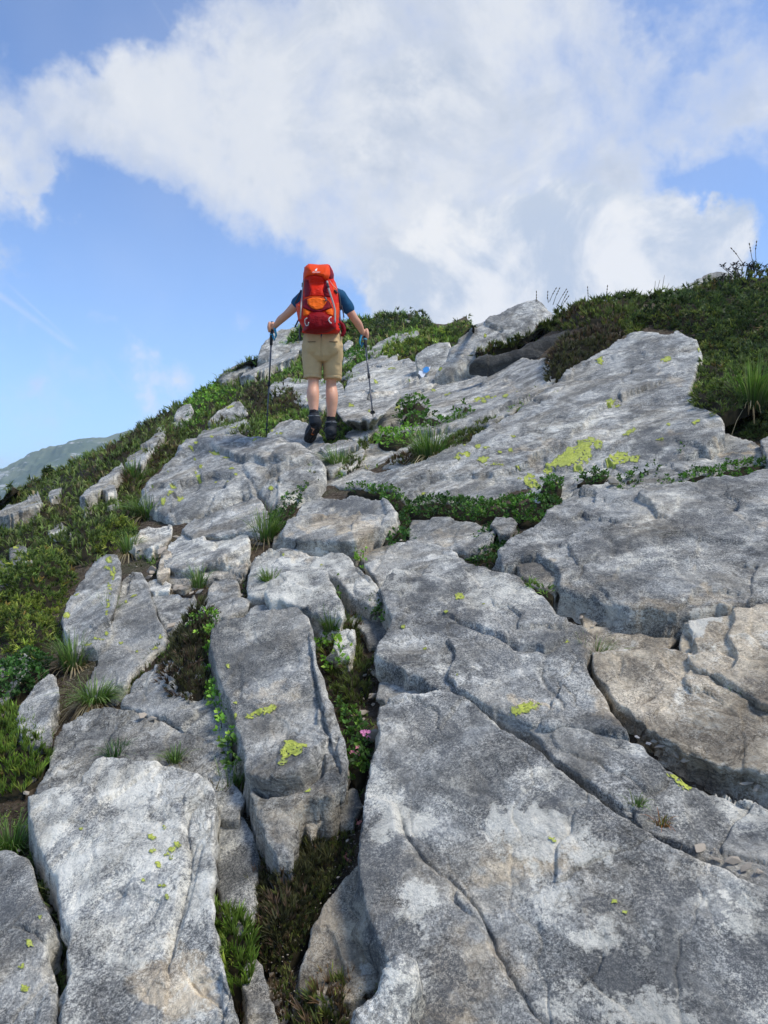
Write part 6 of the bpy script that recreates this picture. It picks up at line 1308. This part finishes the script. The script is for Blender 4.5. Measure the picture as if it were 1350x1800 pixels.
def ribbon(pts, w, off, mat, name, parent, thick=.003, updir=None):
    """flat band following 3-D points, facing the camera side"""
    P = [np.array(p, float) for p in pts]; V = []; q = []
    for i in range(len(P)):
        d = P[min(i + 1, len(P) - 1)] - P[max(i - 1, 0)]; d /= np.linalg.norm(d); n = np.array([0, -1., .15]) if updir is None else np.array(updir, float); s = np.cross(d, n); s /= np.linalg.norm(s); n = np.cross(s, d); ww = w[i] if np.ndim(w) else w
        for a, b in ((-1, 0), (1, 0), (1, 1), (-1, 1)): V.append(P[i] + s * a * ww / 2 + n * (off + b * thick))
    for i in range(len(P) - 1):
        for j in range(4): q.append([i * 4 + j, i * 4 + (j + 1) % 4, i * 4 + 4 + (j + 1) % 4, i * 4 + 4 + j])
    e = (len(P) - 1) * 4; q += [[3, 2, 1, 0], [e, e + 1, e + 2, e + 3]]
    return mk(name, V, [np.array(q)], mat, parent=parent, smooth=False)
for x_ in (548, 586):
    V_ = [hp(x_ - 7, 600, -.150), hp(x_ + 7, 600, -.150), hp(x_ + 7, 601.2, -.152), hp(x_ - 7, 601.2, -.152)]; V_ = V_ + [v + np.array([0, .02, 0]) for v in V_]
    mk('pocket_seam', V_, [np.array([[0, 3, 2, 1], [4, 5, 6, 7], [0, 1, 5, 4], [2, 3, 7, 6]])], DK, parent=sho, smooth=False).location = (0, 0, 0)
# socks
for nm, a, b in (('sock', hp(551.6, 725, -.058), hp(552.6, 744, -.08)), ('sock', hp(582, 736.5, .08), hp(581.6, 752, .08))):
    fuse(nm, [chain([a, b], [.046, .047], 16)], .006, BLK, man, 2, wrinkle=.002, wsc=30)
# boots
def boot(heel, toe, ank, topp, up, name, label):
    heel = np.array(heel, float); toe = np.array(toe, float); up = np.array(up, float); up /= np.linalg.norm(up)
    ax = toe - heel; L = np.linalg.norm(ax); ax /= L; sd_ = np.cross(ax, up); sd_ /= np.linalg.norm(sd_); up = np.cross(sd_, ax)
    c = lambda f, h: heel + ax * L * f + up * h
    parts = [chain([c(.02, .055), c(.3, .060), c(.6, .055), c(.92, .040)], [(.055, .056), (.055, .060), (.060, .052), (.050, .034)], 20),
             chain([c(.14, .05), np.array(ank), np.array(topp)], [.056, .055, .057], 20)]
    o = fuse(name, parts, .006, BOOT, man, 3, wrinkle=.0016, wsc=22, seed=2, post=None); o['label'] = label
    # sole
    n = 26; V = []; out = []
    for i in range(n):
        a = 2 * math.pi * i / n; x = math.cos(a); y = math.sin(a); f = .5 + .54 * x * (1.02)
        w = (.055 + .012 * max(0, x) - .007 * math.exp(-((x + .1) / .35) ** 2)) * abs(y) ** .62 * (1 if y > 0 else -1); out.append((f, w))
    for h, sc in ((.016, 1.0), (.004, 1.04), (-.014, 1.02), (-.018, .93)): V += [c(.5 + (f - .5) * sc, h) + sd_ * w * sc for f, w in out]
    q = [[k * n + j, k * n + (j + 1) % n, (k + 1) * n + (j + 1) % n, (k + 1) * n + j] for k in range(3) for j in range(n)]
    V = np.array(V); V = np.concatenate([V, [V[:n].mean(0)], [V[3 * n:].mean(0)]]); tr = [[4 * n, (j + 1) % n, j] for j in range(n)] + [[4 * n + 1, 3 * n + j, 3 * n + (j + 1) % n] for j in range(n)]
    so = mk('sole', V, [np.array(q), np.array(tr)], SOLE, parent=o, smooth=False); so.location = (0, 0, 0)
    # tread lugs
    LV = []; LF = []; k = 0
    for f in np.linspace(.06, .94, 9):
        if .40 < f < .50: continue
        for s in (-1, 0, 1):
            p = c(f, -.020) + sd_ * s * .027; e = .010
            for dz in (0, -.006):
                for dx, dy in ((-1, -1), (1, -1), (1, 1), (-1, 1)): LV.append(p + ax * dx * e + sd_ * dy * e * .9 + up * dz)
            LF += [[k + 4, k + 5, k + 6, k + 7], [k, k + 1, k + 5, k + 4], [k + 1, k + 2, k + 6, k + 5], [k + 2, k + 3, k + 7, k + 6], [k + 3, k, k + 4, k + 7]]; k += 8
    lg = mk('tread', LV, [np.array(LF)], SOLE, parent=o, smooth=False); lg.location = (0, 0, 0)
    LV = [c(.44, -.0215) + sd_ * a * .012 + ax * b * .016 for a, b in ((-1, -1), (1, -1), (1, 1), (-1, 1))] + [c(.44, -.0185) + sd_ * a * .012 + ax * b * .016 for a, b in ((-1, -1), (1, -1), (1, 1), (-1, 1))]
    e_ = mk('sole_emblem', LV, [np.array([[0, 1, 2, 3], [4, 7, 6, 5], [0, 4, 5, 1], [1, 5, 6, 2], [2, 6, 7, 3], [3, 7, 4, 0]])], plain('orange_rubber', (.5, .12, .02), .6), parent=o, smooth=False); e_.location = (0, 0, 0)
    # heel patch and collar loop
    hb = chain([c(-.045, .035) + sd_ * -.026, c(-.085, .038), c(-.045, .035) + sd_ * .026], [(.010, .020)] * 3, 10); h = mk('heel_patch', hb[0], hb[1], BGREY, parent=o); h.location = (0, 0, 0)
    tp = np.array(topp); back = -ax * .056
    l = tube([tp + back + sd_ * -.006 + [0, 0, .0], tp + back * 1.15 + [0, 0, .022], tp + back + sd_ * .006], [.004] * 3, 6); h = mk('pull_loop', l[0], l[1], BGREY, parent=o); h.location = (0, 0, 0)
    rg_ = tube([tp + np.array([math.cos(a) * .057, math.sin(a) * .058, .006]) for a in np.linspace(0, 6.283, 17)], [.006] * 17, 6, False); h = mk('collar', rg_[0], rg_[1], BGREY, parent=o); h.location = (0, 0, 0)
    for s in (-1, 1):
        ls = tube([tp + ax * .05 + sd_ * s * .01, tp + ax * .05 + sd_ * s * .05 + [0, 0, -.01], tp + ax * .03 + sd_ * s * .075 + [0, 0, -.035]], [.0025] * 3, 5); h = mk('lace', ls[0], ls[1], BOOT, parent=o); h.location = (0, 0, 0)
    return o
upL = np.array([-.12, .74, .66]); 
boot(bheel, btoe, hp(553.5, 743, -.07), hp(552.4, 733, -.068), upL, 'boot', 'raised boot showing its black sole')
boot(rheel, rtoe, hp(581.6, 757, .08), hp(581.8, 744, .08), np.array([0, 0, 1.]), 'boot', 'planted boot with grey heel')

# ---------------------------------------------------------------- backpack
ORG = cloth('orange_nylon', (.78, .065, .006), .10, .6); RED = cloth('red_nylon', (.66, .020, .005), .10, .6); MAR = cloth('maroon_nylon', (.20, .006, .014), .12, .6); RED_SHADE = cloth('shaded_red_nylon', (.24, .004, .008), .12, .6)  # last one: red darkened by painting in the shade under the pack
LORG = cloth('bright_orange_nylon', (.88, .14, .008), .08, .6); WEB = cloth('grey_webbing', (.36, .33, .31), .08, .8); BKL = plain('buckle_plastic', (.03, .03, .035), .4); LTG = plain('light_strap', (.60, .58, .54), .7)
C4 = lambda L: [(510 + x / 10.59, 450 + y / 10.59) for x, y in L]
pack_poly = np.array(C4([(285,190),(345,143),(440,150),(540,160),(690,150),(735,165),(790,260),(815,340),(805,420),(850,500),(880,600),(895,720),(905,860),(915,1000),(905,1160),(915,1260),(930,1380),(900,1440),(700,1452),(500,1462),(300,1440),(215,1425),(235,1340),(190,1265),(150,1200),(130,1090),(108,960),(105,900),(180,850),(225,700),(235,560),(240,440),(245,320)]))
def pyb(py): return HY - .115 + (585 - py) / 122. * .15
def bulge(px, py):
    d, _ = sdf(np.stack([px, py], 1), pack_poly); s = np.clip(d / 20., 0, 1); b = np.maximum(0, 1 - (1 - s) ** 2.4) ** .5
    # deeper at the waist compartment, slimmer at the neck of the lid
    return b * (.235 + .04 * np.exp(-((py - 560) / 22.) ** 2) - .045 * np.exp(-((py - 497) / 7.) ** 2)) , d
pack = empty('backpack', hp(566, 586, -.12)); tag(pack, 'large red and orange trekking backpack worn by the hiker', 'backpack', None, 'thing')
def packsurf(p, off=0.):
    b, d = bulge(p[:, 0], p[:, 1]); y = pyb(p[:, 1]) - b - off
    q = np.stack([p[:, 0], p[:, 1], p[:, 0] * 0], -1)
    y = y + .008 * fbm(q / 9., 3, 3) + .004 * (1 - 2 * np.abs(fbm(q * [.16, .5, 1], 5, 3)))
    return np.stack([(p[:, 0] - 675) / F * y, y, CAMZ + (900 - p[:, 1]) / F * y], -1)
def panel(name, poly, mat, off=.006, puff=.012, w=5., step=.8, rnd=.02, parent=None, back=.01):
    pl = rough_poly(poly, rnd, 2.0, int(poly[0][0])); px, quads, d, q, bnd = grid_patch(pl, step)
    s = np.clip(d / w, 0, 1); V = packsurf(px, 0); y = V[:, 1] - off - puff * np.sqrt(1 - (1 - s) ** 2)
    V = np.stack([(px[:, 0] - 675) / F * y, y, CAMZ + (900 - px[:, 1]) / F * y], -1)
    V2, F2, _ = skirt(V, quads, bnd, [lambda b: np.array([0, off + back, 0])])
    return mk(name, V2, [F2], mat, parent=parent or pack)
def packbody():
    px, quads, d, q, bnd = grid_patch(pack_poly, .9); V = packsurf(px)
    def bk(f):
        def g(b):
            c = V.mean(0); r = (b - c) * [1, 0, 1]; return np.array([0, .20 * f + .0, 0]) - r * .10 * f
        return g
    V2, F2, bv = skirt(V, quads, bnd, [bk(.4), bk(.8), bk(1.)])
    n = len(V2); c = V2[-len(bv):].mean(0); ring = np.arange(n - len(bv), n); ang = np.arctan2(V2[ring][:, 2] - c[2], V2[ring][:, 0] - c[0]); r = ring[np.argsort(ang)]
    V2 = np.concatenate([V2, [c]]); tr = np.stack([np.full(len(r), n), np.roll(r, -1), r], 1)
    return mk('main_bag', V2, [F2, tr], RED, parent=pack)
packbody()
panel('lid', C4([(262,210),(345,146),(440,152),(540,162),(690,154),(730,200),(748,330),(705,430),(645,438),(600,380),(480,347),(340,370),(255,440),(246,330)]), ORG, .012, .03, 6)
panel('lid_side', C4([(733,172),(785,265),(815,345),(800,415),(750,432),(722,400),(746,320)]), MAR, .006, .012)
panel('front_panel', C4([(350,385),(480,355),(615,395),(642,470),(605,640),(640,748),(362,748),(382,640),(345,480)]), RED, .006, .016)
panel('side_panel', C4([(278,430),(343,450),(380,640),(352,748),(268,760),(262,600)]), MAR, .003, .008, 3)
panel('side_panel', C4([(650,450),(700,500),(745,620),(770,760),(690,756),(645,748),(612,640)]), MAR, .003, .008, 3)
panel('pocket_surround', C4([(230,860),(280,790),(400,756),(560,762),(690,790),(770,880),(790,965),(650,1012),(540,1050),(420,1042),(300,990),(235,960)]), MAR, .006, .022, 4)
panel('front_pocket', C4([(312,806),(420,768),(560,776),(655,800),(682,840),(600,978),(480,1000),(390,962),(322,885)]), LORG, .030, .018, 5)
panel('side_wing', C4([(238,972),(300,995),(384,1034),(330,1105),(245,1112)]), LORG, .006, .012)
panel('side_wing', C4([(655,1016),(770,960),(815,1010),(805,1120),(700,1078)]), LORG, .006, .012)
panel('bottom_compartment', C4([(345,1090),(470,1042),(600,1042),(720,1110),(850,1235),(860,1340),(700,1415),(500,1445),(300,1425),(240,1378),(300,1190)]), RED_SHADE, .010, .035, 8)
panel('side_pocket', C4([(112,905),(195,880),(190,1165),(155,1190),(134,1090)]), ORG, .003, .012)
panel('side_pocket', C4([(855,870),(910,870),(918,1000),(905,1160),(870,1180),(850,1040)]), ORG, .003, .012)
panel('side_pocket', C4([(800,470),(850,520),(885,640),(890,740),(840,700),(790,580)]), ORG, .003, .010)
def strapline(name, L, wpx, mat, off=.022, thick=.003):
    p = np.array(C4(L)); pp = [p[0]]
    for i in range(len(p) - 1):
        for t_ in np.linspace(0, 1, 5)[1:]: pp.append(p[i] * (1 - t_) + p[i + 1] * t_)
    P = packsurf(np.array(pp), off); return ribbon(P, wpx * .0056, 0, mat, name, pack, thick)
strapline('compression_strap', [(252,455),(240,600),(212,850),(200,1000),(190,1170)], 2.7, WEB, .03)
strapline('compression_strap', [(690,462),(715,600),(765,760),(810,900),(838,1020),(836,1242)], 3.2, WEB, .045)
strapline('buckle', [(692,520),(718,585)], 4., BKL, .052, .01); strapline('buckle', [(238,500),(232,580)], 3.4, BKL, .034, .01)
strapline('zip_piping', [(262,806),(330,772),(420,752),(550,757),(660,784),(738,850),(785,960)], .8, LORG, .034)
strapline('buckle', [(640,775),(672,800),(660,845)], 2.6, BKL, .055, .008)
strapline('strap_loop', [(318,1152),(276,1180),(272,1240),(300,1300),(335,1290),(345,1230)], 1.6, LTG, .048)
strapline('strap_loop', [(768,1132),(735,1150),(716,1190),(745,1240),(770,1250)], 1.8, LTG, .050)
strapline('cord', [(735,455),(790,540),(850,600),(888,660)], .7, LTG, .02); strapline('buckle', [(820,630),(862,690)], 3.2, BKL, .02, .012)
strapline('tool_loop', [(895,1265),(930,1300),(915,1340)], 1.8, BKL, .016, .01)
# hip belt wings, hanging straps, shoulder straps
def px_tube(name, L, r, mat, dy): P = [at(x, y, HY + dy) for x, y in C4(L)]; V, Fs = chain(P, [r] * len(P), 10); return mk(name, V, Fs, mat, parent=pack)
px_tube('hip_belt', [(930,1240),(985,1300),(1005,1400),(975,1470)], .019, MAR, -.06); px_tube('hip_belt', [(205,1270),(185,1360),(180,1460),(195,1560)], .010, BKL, -.06)
px_tube('hanging_strap', [(168,1160),(130,1240),(92,1320)], .008, BKL, -.08); px_tube('hanging_strap', [(958,930),(985,1040),(1002,1140)], .006, BKL, -.05)
px_tube('load_strap', [(905,700),(930,860),(935,1000)], .009, BKL, -.04); px_tube('load_strap', [(200,640),(130,800),(90,880)], .007, BKL, -.04); px_tube('load_strap', [(925,980),(930,1120),(955,1280)], .006, WEB, -.04)
for s, sh_ in ((-1, sL), (1, sR)):
    P = [hp(567, 520, .02) + [s * .10, 0, 0], hp(567, 509, .12) + [s * .115, 0, .02], hp(567, 514, .22) + [s * .12, 0, .0], hp(567, 545, .24) + [s * .13, 0, 0], hp(567, 570, .10) + [s * .17, 0, 0]]
    V, Fs = chain(P, [(.030, .012)] * 5, 10); mk('shoulder_strap', V, Fs, BKL, parent=pack)
# emblem and lettering on the lid
def emblem():
    deer = [[(462,270),(470,246),(486,240),(492,246),(500,252),(498,262),(500,280),(492,282),(488,270),(476,272),(470,284),(462,284)], [(486,244),(492,228),(497,236),(504,226),(506,240),(498,252),(490,250)]]
    m = plain('print_white', (.78, .74, .68), .7)
    for i, d_ in enumerate(deer):
        p = np.array(C4(d_)); p = rough_poly(p, .02, .6, 1); px, quads, d, q, bnd = grid_patch(p, .25); V = packsurf(px, .046)
        mk('emblem', V, [quads], m, parent=pack)
    fc = bpy.data.curves.new('lettering', 'FONT'); fc.body = 'deuter'; fc.size = .026; fc.align_x = 'CENTER'; fc.extrude = .0006; fc.materials.append(m)
    tmp = bpy.data.objects.new('tmp', fc); COL.objects.link(tmp); me = bpy.data.meshes.new_from_object(tmp.evaluated_get(bpy.context.evaluated_depsgraph_get())); bpy.data.objects.remove(tmp); bpy.data.curves.remove(fc)
    me.name = 'lettering'; o = bpy.data.objects.new('lettering', me); COL.objects.link(o); o.parent = pack
    c = packsurf(np.array(C4([(486, 312)])), .050)[0]; o.location = Vector(c) - pack.location; o.rotation_euler = (R(78), R(0), R(0)); o.scale = (1.1, 1, 1)
emblem()

# ---------------------------------------------------------------- trekking poles
SHAFT = plain('pole_shaft', (.10, .105, .115), .35, .1, 40, 0, metal=.6); GRIP = plain('pole_grip', (.018, .02, .022), .8); TEAL = plain('teal_trim', (.02, .28, .42), .5)
def pole(hand, tip_px, tip_y, label, side):
    tip = at(tip_px[0], tip_px[1], tip_y); root = empty('trekking_pole', tip); tag(root, label, 'trekking pole', None, 'thing')
    hand = np.array(hand, float); ax = hand - tip; ax /= np.linalg.norm(ax); top = hand + ax * .075
    L = np.linalg.norm(hand - tip)
    mkp = lambda n, pts, r, m, seg=10: mk(n, *tube(pts, r, seg), m, parent=root)
    mkp('shaft', [hand - ax * .13, hand - ax * .58], [.009, .009], SHAFT); mkp('shaft', [hand - ax * .56, tip + ax * .12], [.0075, .0070], SHAFT)
    mkp('tip', [tip + ax * .14, tip + ax * .05, tip], [.0085, .006, .002], GRIP); mkp('basket', [tip + ax * .078, tip + ax * .070], [.022, .024], GRIP, 14)
    mkp('clamp', [hand - ax * .55, hand - ax * .60], [.014, .014], GRIP)
    mkp('grip', [top, top - ax * .02, hand + ax * .02, hand - ax * .04, hand - ax * .055, hand - ax * .17], [.014, .019, .016, .0155, .019, .0145], GRIP, 12)
    mkp('trim_ring', [hand - ax * .058, hand - ax * .075], [.0205, .0175], TEAL, 12)
    sx = 1 if side < 0 else -1
    P = [top + [sx * .0, -.018, -.01], hand + [sx * .035, -.045, -.01], hand + [sx * .050, -.040, -.075], hand + [sx * .030, -.03, -.125], hand + [sx * .012, -.02, -.075]]
    ribbon(P, .022, 0, TEAL, 'wrist_strap', root, .003)
tl = RG['C1']['g'].at(np.array([[468., 768.]]))[0]; tR = ray(656, 737, .06)[0]
pole(HL, (468, 768), tl[1] + .02, 'trekking pole in the hiker\'s left hand, standing on the rounded boulder hump', -1)
gC = RG['B10c']; mC = np.hypot(*(gC['px'] - np.array([656., 728.])).T) < 10
pole(HR, (656, 735), float(gC['V'][:len(gC['px'])][mC][:, 1].min()) - .06, 'trekking pole in the hiker\'s right hand, tip by the overhanging slab', 1)
